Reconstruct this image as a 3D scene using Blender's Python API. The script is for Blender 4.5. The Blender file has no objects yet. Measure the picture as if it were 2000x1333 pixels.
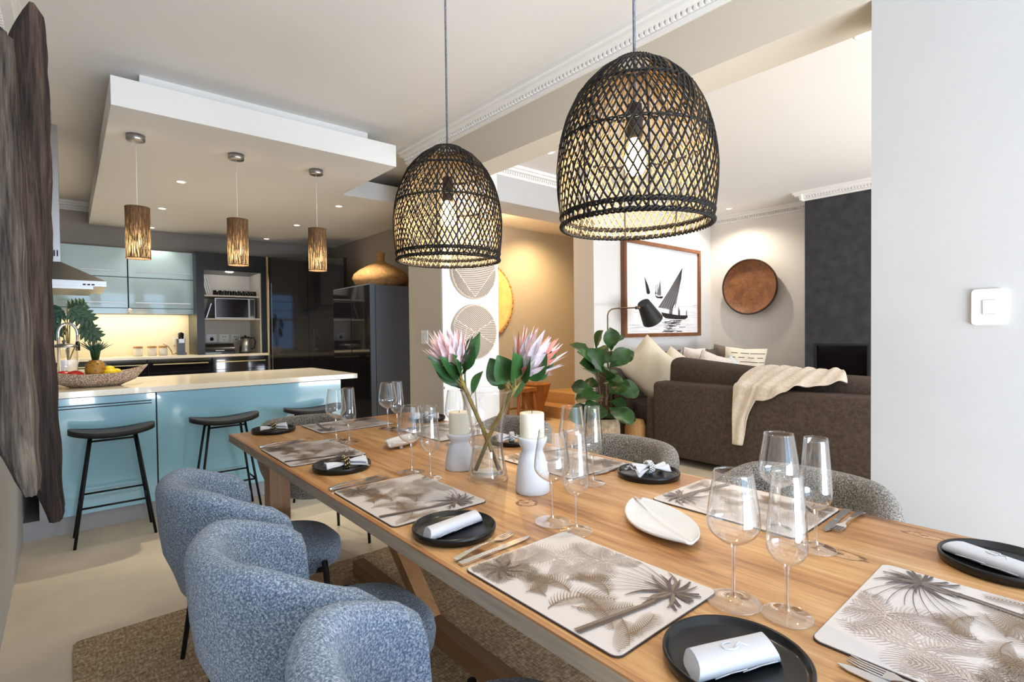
import bpy, math, random
from mathutils import Vector, Matrix
random.seed(7)
S = bpy.context.scene
COL = S.collection
PI = math.pi
# ------------------------------------------------------------------ camera
def make_camera():
    yaw, pit, rol = math.radians(40.6009), math.radians(-1.0621), math.radians(-.6305)
    f = Vector((math.sin(yaw)*math.cos(pit), math.cos(yaw)*math.cos(pit), math.sin(pit)))
    r = Vector((math.cos(yaw), -math.sin(yaw), 0)); u = r.cross(f)
    c, s = math.cos(rol), math.sin(rol)
    r2, u2 = c*r + s*u, -s*r + c*u
    cd = bpy.data.cameras.new('camera'); cd.sensor_width = 36; cd.lens = 1011.7/2000*36; cd.clip_start = .02
    o = bpy.data.objects.new('camera', cd); COL.objects.link(o)
    m = Matrix((r2, u2, -f)).transposed().to_4x4(); m.translation = (0, 0, 1.30)
    o.matrix_world = m; S.camera = o
make_camera()
S.view_settings.view_transform = 'Standard'; S.view_settings.look = 'None'
S.view_settings.gamma = 1; S.view_settings.use_curve_mapping = False
S.view_settings.exposure = 0.34
try:
    S.cycles.use_denoising = True; S.cycles.max_bounces = 10; S.cycles.diffuse_bounces = 5
    S.cycles.glossy_bounces = 5; S.cycles.transparent_max_bounces = 24; S.cycles.transmission_bounces = 6
    S.cycles.caustics_reflective = False; S.cycles.caustics_refractive = False
    S.cycles.sample_clamp_indirect = 6; S.cycles.use_adaptive_sampling = True
except Exception: pass
# ------------------------------------------------------------------ world, daylight and added ceiling fill
W = bpy.data.worlds.new('sky'); S.world = W; W.use_nodes = True
bg = W.node_tree.nodes['Background']; bg.inputs[0].default_value = (.30, .52, .95, 1); bg.inputs[1].default_value = 1.1
def area(name, loc, to, size, power, col):
    l = bpy.data.lights.new(name, 'AREA'); l.shape = 'RECTANGLE'; l.size, l.size_y = size; l.energy = power; l.color = col
    o = bpy.data.objects.new(name, l); COL.objects.link(o); o.location = loc
    o.rotation_euler = (Vector(to)-Vector(loc)).to_track_quat('-Z', 'Y').to_euler(); return o
def spot(name, loc, to, power, col, ang=80, blend=.6, rad=.03):
    l = bpy.data.lights.new(name, 'SPOT'); l.energy = power; l.color = col; l.spot_size = math.radians(ang); l.spot_blend = blend; l.shadow_soft_size = rad
    o = bpy.data.objects.new(name, l); COL.objects.link(o); o.location = loc
    o.rotation_euler = (Vector(to)-Vector(loc)).to_track_quat('-Z', 'Y').to_euler(); return o
def point(name, loc, power, col, rad=.04):
    l = bpy.data.lights.new(name, 'POINT'); l.energy = power; l.color = col; l.shadow_soft_size = rad
    o = bpy.data.objects.new(name, l); COL.objects.link(o); o.location = loc; return o
WARM = (1, .72, .42); COOL = (.72, .86, 1.0)
area('daylight_dining', (1.05, -2.42, 1.35), (1.05, 2, 1.25), (2.1, 2.2), 50, (.54, .78, 1.0))
area('ceiling_fill_dining', (1.05, -2.30, .55), (1.0, 2.2, 2.88), (2.1, .8), 128, (.88, .92, 1.0))  # added uplight that brightens the dining ceiling, no real source
area('ceiling_fill_living', (4.75, -2.30, .55), (4.6, 1.6, 2.88), (3.7, .8), 132, (.90, .95, 1.0))  # same added uplight for the living room ceiling
area('daylight_living', (4.75, -2.42, 1.45), (4.75, 2, 1.5), (3.9, 2.3), 75, (.97, .97, 1.0))
# ------------------------------------------------------------------ colour and materials
def lin(c):
    return tuple(((v/255)/12.92 if v/255 <= .04045 else ((v/255+.055)/1.055)**2.4) for v in c) + (1,)
class NT:
    def __init__(s, name):
        s.m = bpy.data.materials.new(name); s.m.use_nodes = True; s.t = s.m.node_tree; s.n = s.t.nodes; s.l = s.t.links
        s.b = s.n['Principled BSDF']; s.out = s.n['Material Output']; s._c = None
    def new(s, typ, **kw):
        n = s.n.new(typ)
        for k, v in kw.items():
            if k in ('operation', 'blend_type', 'data_type', 'feature', 'wave_type', 'bands_direction', 'distance', 'noise_dimensions'): setattr(n, k, v)
            else: n.inputs[k].default_value = v
        return n
    def co(s, scale=(1, 1, 1), rot=(0, 0, 0)):
        if s._c is None: s._c = s.n.new('ShaderNodeTexCoord')
        mp = s.n.new('ShaderNodeMapping'); mp.inputs['Scale'].default_value = scale; mp.inputs['Rotation'].default_value = rot
        s.l.new(s._c.outputs['Object'], mp.inputs['Vector']); return mp.outputs[0]
    def noise(s, scale, vec=None, detail=4, rough=.55, dist=0):
        n = s.n.new('ShaderNodeTexNoise'); n.inputs['Scale'].default_value = scale; n.inputs['Detail'].default_value = detail
        n.inputs['Roughness'].default_value = rough; n.inputs['Distortion'].default_value = dist
        s.l.new(vec or s.co(), n.inputs['Vector']); return n.outputs[0]
    def ramp(s, fac, stops):
        r = s.n.new('ShaderNodeValToRGB'); e = r.color_ramp.elements
        while len(e) < len(stops): e.new(.5)
        for i, (p, c) in enumerate(stops): e[i].position = p; e[i].color = lin(c) if len(c) == 3 else c
        s.l.new(fac, r.inputs[0]); return r.outputs[0]
    def mix(s, fac, a, b, mode='MIX'):
        m = s.n.new('ShaderNodeMixRGB'); m.blend_type = mode
        for i, v in enumerate((fac, a, b)):
            if hasattr(v, 'links'): s.l.new(v, m.inputs[i])
            elif i == 0: m.inputs[0].default_value = v
            else: m.inputs[i].default_value = lin(v) if len(v) == 3 else v
        return m.outputs[0]
    def color(s, o): s.l.new(o, s.b.inputs['Base Color'])
    def bump(s, h, strength, dist=.01):
        b = s.n.new('ShaderNodeBump'); b.inputs['Strength'].default_value = strength; b.inputs['Distance'].default_value = dist
        s.l.new(h, b.inputs['Height']); s.l.new(b.outputs[0], s.b.inputs['Normal'])
def pm(name, c, rough=.5, metal=0, var=0, vs=6, bump=0, bs=60, coat=0, spec=.5, bd=.004):
    t = NT(name); b = t.b; b.inputs['Base Color'].default_value = lin(c); b.inputs['Roughness'].default_value = rough
    b.inputs['Metallic'].default_value = metal; b.inputs['Specular IOR Level'].default_value = spec
    if coat: b.inputs['Coat Weight'].default_value = coat; b.inputs['Coat Roughness'].default_value = .03
    if var:
        d = tuple(max(0, v*(1-var)) for v in c); e = tuple(min(255, v*(1+var)) for v in c)
        t.color(t.ramp(t.noise(vs), [(.3, d), (.7, e)]))
    if bump: t.bump(t.noise(bs), bump, bd)
    return t.m
def emit(name, c, s):
    t = NT(name); t.b.inputs['Base Color'].default_value = lin(c); t.b.inputs['Emission Color'].default_value = lin(c); t.b.inputs['Emission Strength'].default_value = s
    return t.m
def wood(name, stops, axis='Y', plank=0, rough=.4, scale=1.0, bump=.15):
    t = NT(name); k = {'X': (.08, 1, 1), 'Y': (1, .08, 1), 'Z': (1, 1, .06)}[axis]; k = tuple(v*scale for v in k)
    g = t.noise(9, t.co(k), 8, .62, .6); fine = t.noise(70, t.co(k), 4, .6)
    f = t.mix(.35, g, fine)
    col = t.ramp(f, stops)
    if plank:
        sx = t.n.new('ShaderNodeSeparateXYZ'); t.l.new(t.co((1/plank,)*3), sx.inputs[0])
        fl = t.new('ShaderNodeMath', operation='FLOOR'); t.l.new(sx.outputs['X' if axis == 'Y' else 'Y'], fl.inputs[0])
        wn = t.n.new('ShaderNodeTexWhiteNoise'); wn.noise_dimensions = '1D'; t.l.new(fl.outputs[0], wn.inputs['W'])
        tint = t.ramp(wn.outputs[0], [(0, (206, 182, 160)), (.5, (240, 230, 216)), (1, (255, 255, 252))])
        col = t.mix(1, col, tint, 'MULTIPLY')
        # knots
        v = t.n.new('ShaderNodeTexVoronoi'); v.inputs['Scale'].default_value = 2.1; t.l.new(t.co((2.2, .75, 1)), v.inputs['Vector'])
        kn = t.ramp(v.outputs['Distance'], [(.035, (95, 62, 35)), (.075, (170, 130, 92)), (.11, (255, 255, 255))])
        col = t.mix(.75, col, kn, 'MULTIPLY')
    t.color(col); t.b.inputs['Roughness'].default_value = rough
    if bump: t.bump(f, bump, .002 if bump < .5 else .02)
    return t.m
def fabric(name, stops, scale=150, rough=.95, bump=.6, bd=.006, big=0):
    t = NT(name); n = t.noise(scale, None, 3, .7); c = t.ramp(n, stops)
    if big: c = t.mix(big, c, t.ramp(t.noise(5), [(.35, (170, 170, 170)), (.65, (255, 255, 255))]), 'MULTIPLY')
    t.color(c); t.b.inputs['Roughness'].default_value = rough; t.b.inputs['Specular IOR Level'].default_value = .15
    t.b.inputs['Sheen Weight'].default_value = .25
    t.bump(n, bump, bd); return t.m
def weave(name, stops, sx, sy, sz, rough=.9, bump=.4):
    t = NT(name); a = t.noise(1, t.co((sx*.15, sy, sz)), 3, .7); b = t.noise(1, t.co((sx, sy*.15, sz*.15)), 3, .7)
    f = t.mix(.5, a, b); t.color(t.ramp(f, stops)); t.b.inputs['Roughness'].default_value = rough; t.b.inputs['Specular IOR Level'].default_value = .2
    t.bump(f, bump, .003); return t.m
def glass(name, tint=(1, 1, 1), edge=.75, base=.05):
    t = NT(name); tr = t.n.new('ShaderNodeBsdfTransparent'); tr.inputs[0].default_value = (*tint, 1)
    gl = t.n.new('ShaderNodeBsdfGlossy'); gl.inputs['Roughness'].default_value = .01; gl.inputs['Color'].default_value = (1, 1, 1, 1)
    lw = t.n.new('ShaderNodeLayerWeight'); lw.inputs[0].default_value = .5
    p = t.new('ShaderNodeMath', operation='POWER'); t.l.new(lw.outputs['Facing'], p.inputs[0]); p.inputs[1].default_value = 2.6
    cr = t.ramp(lw.outputs['Facing'], [(.0, (*tint, 1)), (.72, (tint[0]*.96, tint[1]*.96, tint[2]*.96, 1)), (.97, (tint[0]*.42, tint[1]*.44, tint[2]*.46, 1))]); t.l.new(cr, tr.inputs[0])
    m = t.new('ShaderNodeMath', operation='MULTIPLY_ADD'); t.l.new(p.outputs[0], m.inputs[0]); m.inputs[1].default_value = edge; m.inputs[2].default_value = base
    mx = t.n.new('ShaderNodeMixShader'); t.l.new(m.outputs[0], mx.inputs[0]); t.l.new(tr.outputs[0], mx.inputs[1]); t.l.new(gl.outputs[0], mx.inputs[2])
    t.l.new(mx.outputs[0], t.out.inputs['Surface']); return t.m
M = {}
M['wall'] = pm('wall_paint', (186, 185, 183), .85, var=.012, vs=2, bump=.05, bs=25)
M['ceil'] = pm('ceiling_paint', (226, 223, 219), .9)
M['white'] = pm('white_paint', (226, 225, 222), .7)
M['cornice'] = pm('cornice_plaster', (236, 234, 230), .8)
M['grey_wall'] = pm('kitchen_wall_paint', (168, 159, 149), .85)
M['beige'] = pm('beige_wall_paint', (204, 194, 178), .85)
M['floor'] = pm('screed_floor', (224, 209, 185), .45, var=.07, vs=1.6, bump=.03, bs=8)
M['charcoal'] = pm('charcoal_plaster', (52, 52, 55), .8, var=.18, vs=9, bump=.1, bs=12)
M['black_void'] = pm('firebox_black', (10, 11, 13), .35)
M['table'] = wood('oak_tabletop', [(.36, (150, 104, 66)), (.46, (198, 150, 100)), (.54, (216, 172, 122)), (.64, (232, 198, 152))], 'Y', .135, .34, 1, .1)
M['knot_dark'] = pm('wood_knot_dark', (126, 84, 52), .4, var=.2, vs=60)
M['knot_pale'] = pm('wood_knot_pale', (200, 158, 112), .4, var=.1, vs=60)
M['tedge'] = wood('weathered_oak_edge', [(.36, (142, 126, 108)), (.64, (186, 168, 146))], 'Y', 0, .6)
M['tleg'] = wood('oak_leg', [(.3, (124, 86, 54)), (.7, (176, 132, 90))], 'Z', 0, .5)
M['tbeam'] = wood('oak_beam', [(.3, (110, 78, 50)), (.7, (156, 116, 78))], 'Y', 0, .5)
M['blue'] = fabric('grey_boucle_dusk_tint', [(.32, (62, 78, 100)), (.5, (122, 142, 168)), (.66, (202, 210, 220))], 210, bump=.8, bd=.006)  # grey boucle with the blue of the dusk window light put into its colour
M['greyb'] = fabric('grey_boucle', [(.34, (54, 50, 47)), (.5, (116, 110, 102)), (.66, (196, 190, 180))], 210, bump=.8, bd=.006)
M['black_metal'] = pm('black_metal', (16, 16, 18), .45, .4)
M['black_wood'] = wood('black_stained_wood', [(.3, (9, 9, 9)), (.7, (32, 29, 28))], 'Y', 0, .6)
M['jute'] = weave('jute_weave', [(.34, (104, 82, 58)), (.5, (164, 138, 106)), (.64, (218, 200, 170))], 120, 260, 60, bump=.9)
M['glass'] = glass('clear_glass')
M['glass_stem'] = glass('clear_glass_stem', (.97, .97, .97), .9, .22)
M['glass_foot'] = glass('clear_glass_foot', (.98, .98, .98), .8, .11)
M['water'] = glass('water', (.93, .96, .95), .5, .04)
M['plate'] = pm('black_stoneware', (9, 10, 12), .3, coat=.15, spec=.35)
M['napkin'] = pm('white_linen', (208, 209, 216), .9, bump=.25, bs=260, bd=.001)
M['ceramic'] = pm('white_ceramic', (220, 221, 222), .25, coat=.3)
M['matt_white'] = pm('matt_white_stoneware', (214, 220, 228), .7)
M['wax'] = pm('cream_candle_wax', (236, 232, 214), .55)
M['wick'] = pm('candle_wick', (60, 50, 40), .9)
M['steel'] = pm('cutlery_steel', (222, 222, 224), .24, 1)
M['brush'] = pm('brushed_steel', (170, 168, 166), .36, 1)
M['chrome'] = pm('chrome', (225, 228, 232), .06, 1)
M['cork'] = pm('mat_cork_edge', (70, 56, 48), .8)
M['mat'] = pm('mat_gloss_print', (218, 210, 206), .28)
M['p_dark'] = pm('print_dark_brown', (84, 68, 64), .28)
M['p_mid'] = pm('print_sepia', (134, 106, 74), .28)
M['p_taupe'] = pm('print_taupe', (190, 174, 164), .28)
M['p_grey'] = pm('print_grey_brown', (124, 108, 92), .28)
M['aqua'] = pm('aqua_gloss_lacquer', (146, 196, 214), .12, coat=.8)
M['aqua_up'] = pm('pale_aqua_glass_front', (182, 208, 216), .1, coat=.8)
M['dark_gloss'] = pm('charcoal_gloss_lacquer', (24, 23, 25), .07, coat=.7)
M['dark_cab'] = pm('dark_cabinet', (46, 43, 45), .35)
M['frame_black'] = pm('black_frame_lacquer', (20, 20, 23), .3, spec=.35)
M['gap'] = pm('shadow_gap', (22, 24, 26), .7)
M['stone'] = pm('cream_quartz', (226, 216, 192), .18, var=.02, vs=40, coat=.2)
M['plinth'] = pm('grey_plinth', (150, 150, 152), .45)
M['splash'] = pm('cream_splashback', (236, 226, 196), .3)
M['brass'] = pm('pale_bronze_handle', (206, 176, 120), .28, 1)
M['rattan_black'] = pm('black_rattan', (24, 20, 17), .6, spec=.3)
M['rattan_in'] = pm('black_rattan_pale_core', (44, 38, 32), .7)
M['rattan_glow'] = pm('rattan_inside_bulb_glow', (168, 140, 98), .7)  # tan stands in for the bulb's golden glow on the strands' inner faces
M['cordm'] = weave('grey_cloth_cord', [(.4, (50, 54, 62)), (.6, (150, 154, 164))], 900, 900, 400)
M['bulb'] = emit('warm_bulb', (255, 214, 140), 14)
M['led'] = emit('downlight_lens', (255, 236, 205), 9)
M['plaster_ring'] = pm('downlight_ring', (240, 238, 232), .5)
M['straw'] = weave('straw_basket', [(.3, (140, 96, 54)), (.7, (214, 168, 112))], 40, 40, 260)
M['drift'] = wood('weathered_hardwood', [(.38, (28, 23, 20)), (.5, (88, 78, 69)), (.64, (138, 125, 110))], 'Z', 0, .85, 1.6, 1.0)
M['drift2'] = wood('dark_weathered_hardwood', [(.38, (20, 15, 13)), (.5, (62, 48, 40)), (.64, (106, 86, 72))], 'Z', 0, .85, 1.6, 1.0)
M['walnut'] = wood('walnut_frame', [(.3, (92, 54, 30)), (.7, (138, 86, 50))], 'Z', 0, .45)
M['fridge_side'] = pm('textured_dark_steel', (120, 130, 146), .4, .35, bump=.5, bs=240, bd=.002)
M['leaf'] = pm('green_leaf', (38, 74, 28), .4, var=.3, vs=9)
M['leaf_d'] = pm('deep_green_leaf', (28, 66, 40), .42, var=.25, vs=10)
M['leaf_p'] = pm('protea_leaf', (46, 84, 42), .42, var=.3, vs=14)
M['stem'] = pm('olive_stem', (128, 112, 52), .6, var=.25, vs=30)
M['bark'] = pm('brown_bark', (92, 70, 52), .8, var=.3, vs=30)
M['pink'] = pm('pink_bract', (236, 200, 204), .6, var=.12, vs=22)
M['silver_pink'] = pm('silvery_bract', (214, 204, 214), .6, var=.12, vs=22)
M['coral'] = pm('coral_bract', (222, 140, 128), .6, var=.1, vs=22)
M['cream_core'] = pm('cream_flower_core', (240, 226, 190), .8)
M['sofa'] = weave('brown_grey_upholstery', [(.3, (52, 45, 40)), (.5, (78, 68, 61)), (.72, (104, 93, 84))], 260, 260, 260, bump=.5)
M['throw'] = weave('oatmeal_knit', [(.3, (196, 182, 166)), (.7, (236, 226, 212))], 160, 60, 60, bump=.6)
M['cush_cream'] = fabric('cream_linen', [(.3, (224, 208, 180)), (.7, (242, 232, 212))], 120, bump=.2)
M['cush_dark'] = fabric('dark_linen', [(.3, (62, 54, 48)), (.7, (92, 80, 72))], 120, bump=.2)
M['cush_taupe'] = fabric('taupe_linen', [(.3, (118, 106, 94)), (.7, (146, 132, 118))], 120, bump=.2)
M['cush_fluff'] = fabric('fluffy_cream_wool', [(.3, (206, 190, 176)), (.7, (242, 232, 222))], 60, bump=1)
M['cush_grey'] = fabric('pale_grey_linen', [(.3, (196, 204, 206)), (.7, (222, 228, 230))], 120, bump=.2)
M['dash'] = pm('dark_dash_print', (84, 74, 66), .9)
M['potm'] = pm('rough_stone_pot', (186, 166, 138), .9, var=.2, vs=18, bump=.5, bs=30)
M['soil'] = pm('potting_soil', (48, 36, 28), .95, bump=.6, bs=60)
M['bowl_wood'] = wood('old_bowl_wood', [(.25, (72, 40, 18)), (.5, (128, 78, 40)), (.75, (166, 112, 64))], 'X', 0, .55, .8, .5)
M['bowl_rim'] = pm('dark_bowl_rim', (58, 36, 22), .6)
M['discs'] = pm('carved_disc_pale', (206, 190, 172), .8)
M['disc_line'] = pm('carved_disc_groove', (66, 58, 54), .9)
M['mortar'] = wood('mortar_wood', [(.3, (120, 72, 36)), (.7, (190, 128, 72))], 'Z', 0, .6)
M['gold_tray'] = pm('golden_woven_tray', (240, 214, 150), .5, var=.06, vs=8)
M['oak_step'] = wood('step_timber', [(.3, (180, 142, 100)), (.7, (214, 178, 134))], 'Y', 0, .5)
M['paper'] = pm('photo_paper', (240, 240, 242), .35)
M['ink'] = pm('photo_black_ink', (34, 34, 36), .35)
M['ink2'] = pm('photo_grey_ink', (120, 120, 124), .35)
M['ink3'] = pm('photo_pale_ink', (196, 197, 200), .35)
M['switch'] = pm('switch_plastic', (240, 241, 240), .3)
M['appl_black'] = pm('black_appliance', (18, 18, 20), .25, coat=.3)
M['screen'] = pm('dark_glass_door', (16, 14, 14), .12, spec=.4)
M['hutch_in'] = pm('pale_shelf_lining', (214, 208, 198), .5)
M['bowl_weave'] = None
M['lemon'] = pm('lemon_peel', (250, 214, 24), .45, bump=.15, bs=120)
M['mango'] = pm('red_mango', (186, 44, 34), .4, var=.3, vs=10)
M['bark_shade'] = None
M['pine_skin'] = None
M['pot_white'] = pm('white_canister', (232, 228, 220), .3)
M['paper_red'] = pm('book_cover_dark', (40, 38, 38), .6)
M['lamp_black'] = pm('lamp_shade_black', (28, 27, 26), .6)
M['bronze'] = pm('aged_bronze', (112, 96, 76), .35, 1)
M['pouf'] = weave('tan_pouf_weave', [(.3, (168, 122, 74)), (.7, (222, 178, 120))], 120, 120, 120)
M['dark_rug'] = weave('dark_blue_rug', [(.3, (26, 28, 36)), (.7, (70, 72, 82))], 90, 90, 60)
def special():
    t = NT('spotted_woven_bowl'); v = t.n.new('ShaderNodeTexVoronoi'); v.inputs['Scale'].default_value = 130; t.l.new(t.co((1, 1, 1.3)), v.inputs['Vector'])
    t.color(t.ramp(v.outputs['Distance'], [(.28, (226, 212, 194)), (.5, (140, 116, 98))])); t.b.inputs['Roughness'].default_value = .85
    t.bump(v.outputs['Distance'], -.6, .004); M['bowl_weave'] = t.m
    t = NT('bark_fibre_shade'); f = t.noise(1, t.co((420, 420, 14)), 4, .75)
    t.color(t.ramp(f, [(.35, (58, 39, 26)), (.62, (118, 84, 50))])); t.b.inputs['Roughness'].default_value = .8
    tl = t.n.new('ShaderNodeBsdfTranslucent'); tl.inputs[0].default_value = lin((255, 226, 176))
    mx = t.n.new('ShaderNodeMixShader'); t.l.new(t.ramp(f, [(.52, (2, 2, 2)), (.66, (140, 140, 140))]), mx.inputs[0])
    t.l.new(t.b.outputs[0], mx.inputs[1]); t.l.new(tl.outputs[0], mx.inputs[2]); t.l.new(mx.outputs[0], t.out.inputs['Surface'])
    t.bump(f, .6, .003); M['bark_shade'] = t.m
    t = NT('pineapple_skin'); v = t.n.new('ShaderNodeTexVoronoi'); v.inputs['Scale'].default_value = 55; t.l.new(t.co(), v.inputs['Vector'])
    t.color(t.ramp(v.outputs['Distance'], [(.1, (70, 52, 24)), (.5, (176, 128, 44))])); t.bump(v.outputs['Distance'], -.8, .006); M['pine_skin'] = t.m
special()
# ------------------------------------------------------------------ mesh builder
class MB:
    def __init__(s): s.v = []; s.f = []; s.mi = []; s.sm = []
    def add(s, vs, fs, mi=0, smooth=False):
        b = len(s.v); s.v += [tuple(x) for x in vs]
        for f in fs: s.f.append([b+i for i in f]); s.mi.append(mi); s.sm.append(smooth)
        return s
    def box(s, x0, x1, y0, y1, z0, z1, mi=0):
        v = [(x, y, z) for z in (z0, z1) for y in (y0, y1) for x in (x0, x1)]
        return s.add(v, [(0, 2, 3, 1), (4, 5, 7, 6), (0, 1, 5, 4), (2, 6, 7, 3), (0, 4, 6, 2), (1, 3, 7, 5)], mi)
    def rbox(s, x0, x1, y0, y1, z0, z1, r=.02, mi=0, puff=0):
        # rounded box through a superellipsoid-like grid
        import itertools
        n = 6; cx, cy, cz = (x0+x1)/2, (y0+y1)/2, (z0+z1)/2; hx, hy, hz = (x1-x0)/2, (y1-y0)/2, (z1-z0)/2
        r = min(r, hx, hy, hz)
        def ax(h):
            o = [-h] + [-h + r*(1-math.cos(PI/2*i/3)) for i in (1, 2, 3)]
            a = o + [0.0] + [-q for q in reversed(o)]
            return a
        def place(p):
            q = [max(-h+r, min(h-r, c)) for c, h in zip(p, (hx, hy, hz))]
            d = Vector(p)-Vector(q)
            if d.length > 1e-9: d = d.normalized()*r
            w = Vector(q)+d
            if puff:
                w.z += puff*(1-(w.x/hx)**2)*(1-(w.y/hy)**2)*(1 if w.z > 0 else -1) if hz <= min(hx, hy) else 0
                if hx <= min(hy, hz): w.x += puff*(1-(w.y/hy)**2)*(1-(w.z/hz)**2)*(1 if w.x > 0 else -1)
                elif hy <= min(hx, hz): w.y += puff*(1-(w.x/hx)**2)*(1-(w.z/hz)**2)*(1 if w.y > 0 else -1)
            return (cx+w.x, cy+w.y, cz+w.z)
        X, Y, Z = ax(hx), ax(hy), ax(hz)
        def face(A, B, fn, flip):
            vs = [place(fn(a, b)) for b in B for a in A]; na = len(A)
            fs = [(j*na+i, j*na+i+1, (j+1)*na+i+1, (j+1)*na+i) for j in range(len(B)-1) for i in range(na-1)]
            if flip: fs = [f[::-1] for f in fs]
            s.add(vs, fs, mi, True)
        face(X, Y, lambda a, b: (a, b, hz), False); face(X, Y, lambda a, b: (a, b, -hz), True)
        face(X, Z, lambda a, b: (a, -hy, b), False); face(X, Z, lambda a, b: (a, hy, b), True)
        face(Y, Z, lambda a, b: (hx, a, b), False); face(Y, Z, lambda a, b: (-hx, a, b), True)
        return s
    def lathe(s, prof, n=32, c=(0, 0, 0), mi=0, sx=1, sy=1, smooth=True):
        vs = []; fs = []
        for r, z in prof:
            for k in range(n):
                a = 2*PI*k/n; vs.append((c[0]+r*math.cos(a)*sx, c[1]+r*math.sin(a)*sy, c[2]+z))
        for i in range(len(prof)-1):
            for k in range(n):
                k2 = (k+1) % n; fs.append((i*n+k, i*n+k2, (i+1)*n+k2, (i+1)*n+k))
        return s.add(vs, fs, mi, smooth)
    def tube(s, pts, r, n=8, mi=0, closed=False, caps=True, smooth=True):
        P = [Vector(p) for p in pts]; m = len(P); R = r if isinstance(r, (list, tuple)) else [r]*m
        vs = []; fs = []; up = None
        for i in range(m):
            if closed: t = P[(i+1) % m]-P[i-1]
            else: t = P[min(i+1, m-1)]-P[max(i-1, 0)]
            t = t.normalized() if t.length > 1e-12 else Vector((0, 0, 1))
            if up is None:
                a = Vector((0, 0, 1)) if abs(t.z) < .9 else Vector((1, 0, 0)); up = (a-t*a.dot(t)).normalized()
            else:
                up = up-t*up.dot(t); up = up.normalized() if up.length > 1e-9 else t.orthogonal().normalized()
            sd = t.cross(up)
            for k in range(n):
                a = 2*PI*k/n; vs.append(P[i]+up*(R[i]*math.cos(a))+sd*(R[i]*math.sin(a)))
        for i in range(m if closed else m-1):
            j = (i+1) % m
            for k in range(n): fs.append((i*n+k, i*n+(k+1) % n, j*n+(k+1) % n, j*n+k))
        if caps and not closed: fs += [tuple(range(n))[::-1], tuple((m-1)*n+k for k in range(n))]
        return s.add(vs, fs, mi, smooth)
    def grid(s, fn, nu, nv, mi=0, smooth=True, wrap=False):
        vs = [fn(i/(nu-1 if not wrap else nu), j/(nv-1)) for j in range(nv) for i in range(nu)]; fs = []
        for j in range(nv-1):
            for i in range(nu if wrap else nu-1):
                i2 = (i+1) % nu; fs.append((j*nu+i, j*nu+i2, (j+1)*nu+i2, (j+1)*nu+i))
        return s.add(vs, fs, mi, smooth)
    def prism(s, poly, z0, z1, mi=0, side=None):
        n = len(poly); vs = [(x, y, z0) for x, y in poly]+[(x, y, z1) for x, y in poly]
        s.add(vs, [tuple(range(n))[::-1], tuple(range(n, 2*n))], mi)
        return s.add(vs, [(i, (i+1) % n, n+(i+1) % n, n+i) for i in range(n)], mi if side is None else side)
    def sphere(s, c, r, n=12, mi=0, sc=(1, 1, 1)):
        return s.lathe([(max(1e-5, r*math.sin(PI*i/n)*1.0), -r*math.cos(PI*i/n)*sc[2]) for i in range(n+1)], n*2, c, mi, sc[0], sc[1])
    def xf(s, m):
        s.v = [tuple(m @ Vector(v)) for v in s.v]; return s
    def build(s, name, mats, parent=None, loc=(0, 0, 0), rot=(0, 0, 0), weld=False):
        me = bpy.data.meshes.new(name); me.from_pydata(s.v, [], s.f)
        for m in (mats if isinstance(mats, (list, tuple)) else [mats]): me.materials.append(M[m] if isinstance(m, str) else m)
        me.polygons.foreach_set('material_index', s.mi); me.polygons.foreach_set('use_smooth', s.sm)
        if weld:
            import bmesh
            b = bmesh.new(); b.from_mesh(me); bmesh.ops.remove_doubles(b, verts=b.verts, dist=1e-5); bmesh.ops.recalc_face_normals(b, faces=b.faces); b.to_mesh(me); b.free()
        me.update()
        o = bpy.data.objects.new(name, me); COL.objects.link(o); o.location = loc; o.rotation_euler = rot
        if parent: o.parent = parent
        return o
def tag(o, label, cat, group=None, kind=None):
    o['label'] = label; o['category'] = cat
    if group: o['group'] = group
    if kind: o['kind'] = kind
    return o
def thing(name, label, cat, loc=(0, 0, 0), rz=0, group=None):
    o = bpy.data.objects.new(name, None); o.empty_display_size = .05; COL.objects.link(o)
    o.location = loc; o.rotation_euler = (0, 0, rz); return tag(o, label, cat, group)
def struct(name, mb, mats, **k):
    o = mb.build(name, mats, **k); o['kind'] = 'structure'; return o
KIDS = {}
def dup(root, loc, rz, label, group=None):
    def cp(o, parent):
        c = o.copy(); COL.objects.link(c)
        if parent: c.parent = parent
        for k in [x for x in ALLO() if x.parent == o]: cp(k, c)
        return c
    kids = list(root.children_recursive)
    def ALLO(): return kids
    r = cp(root, None); r.location = loc; r.rotation_euler = (0, 0, rz); r['label'] = label
    if group: r['group'] = group
    return r
def box(x0, x1, y0, y1, z0, z1): return MB().box(x0, x1, y0, y1, z0, z1)
def spl(P, k=3):
    o = []
    for i in range(len(P)-1):
        a, b, c, d = (Vector(P[j]) for j in (max(0, i-1), i, i+1, min(len(P)-1, i+2)))
        for j in range(k):
            t = j/k; o.append(tuple(.5*((2*b)+(c-a)*t+(2*a-5*b+4*c-d)*t*t+(3*b-a-3*c+d)*t**3)))
    return [(max(.001, x), y) for x, y in o+[P[-1]]]
def smooth01(t): t = max(0, min(1, t)); return t*t*(3-2*t)
def rrect(x0, x1, y0, y1, r, n=5):
    P = []
    for cx, cy, a0 in ((x1-r, y0+r, -PI/2), (x1-r, y1-r, 0), (x0+r, y1-r, PI/2), (x0+r, y0+r, PI)):
        for i in range(n+1): a = a0+PI/2*i/n; P.append((cx+r*math.cos(a), cy+r*math.sin(a)))
    return P
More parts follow.
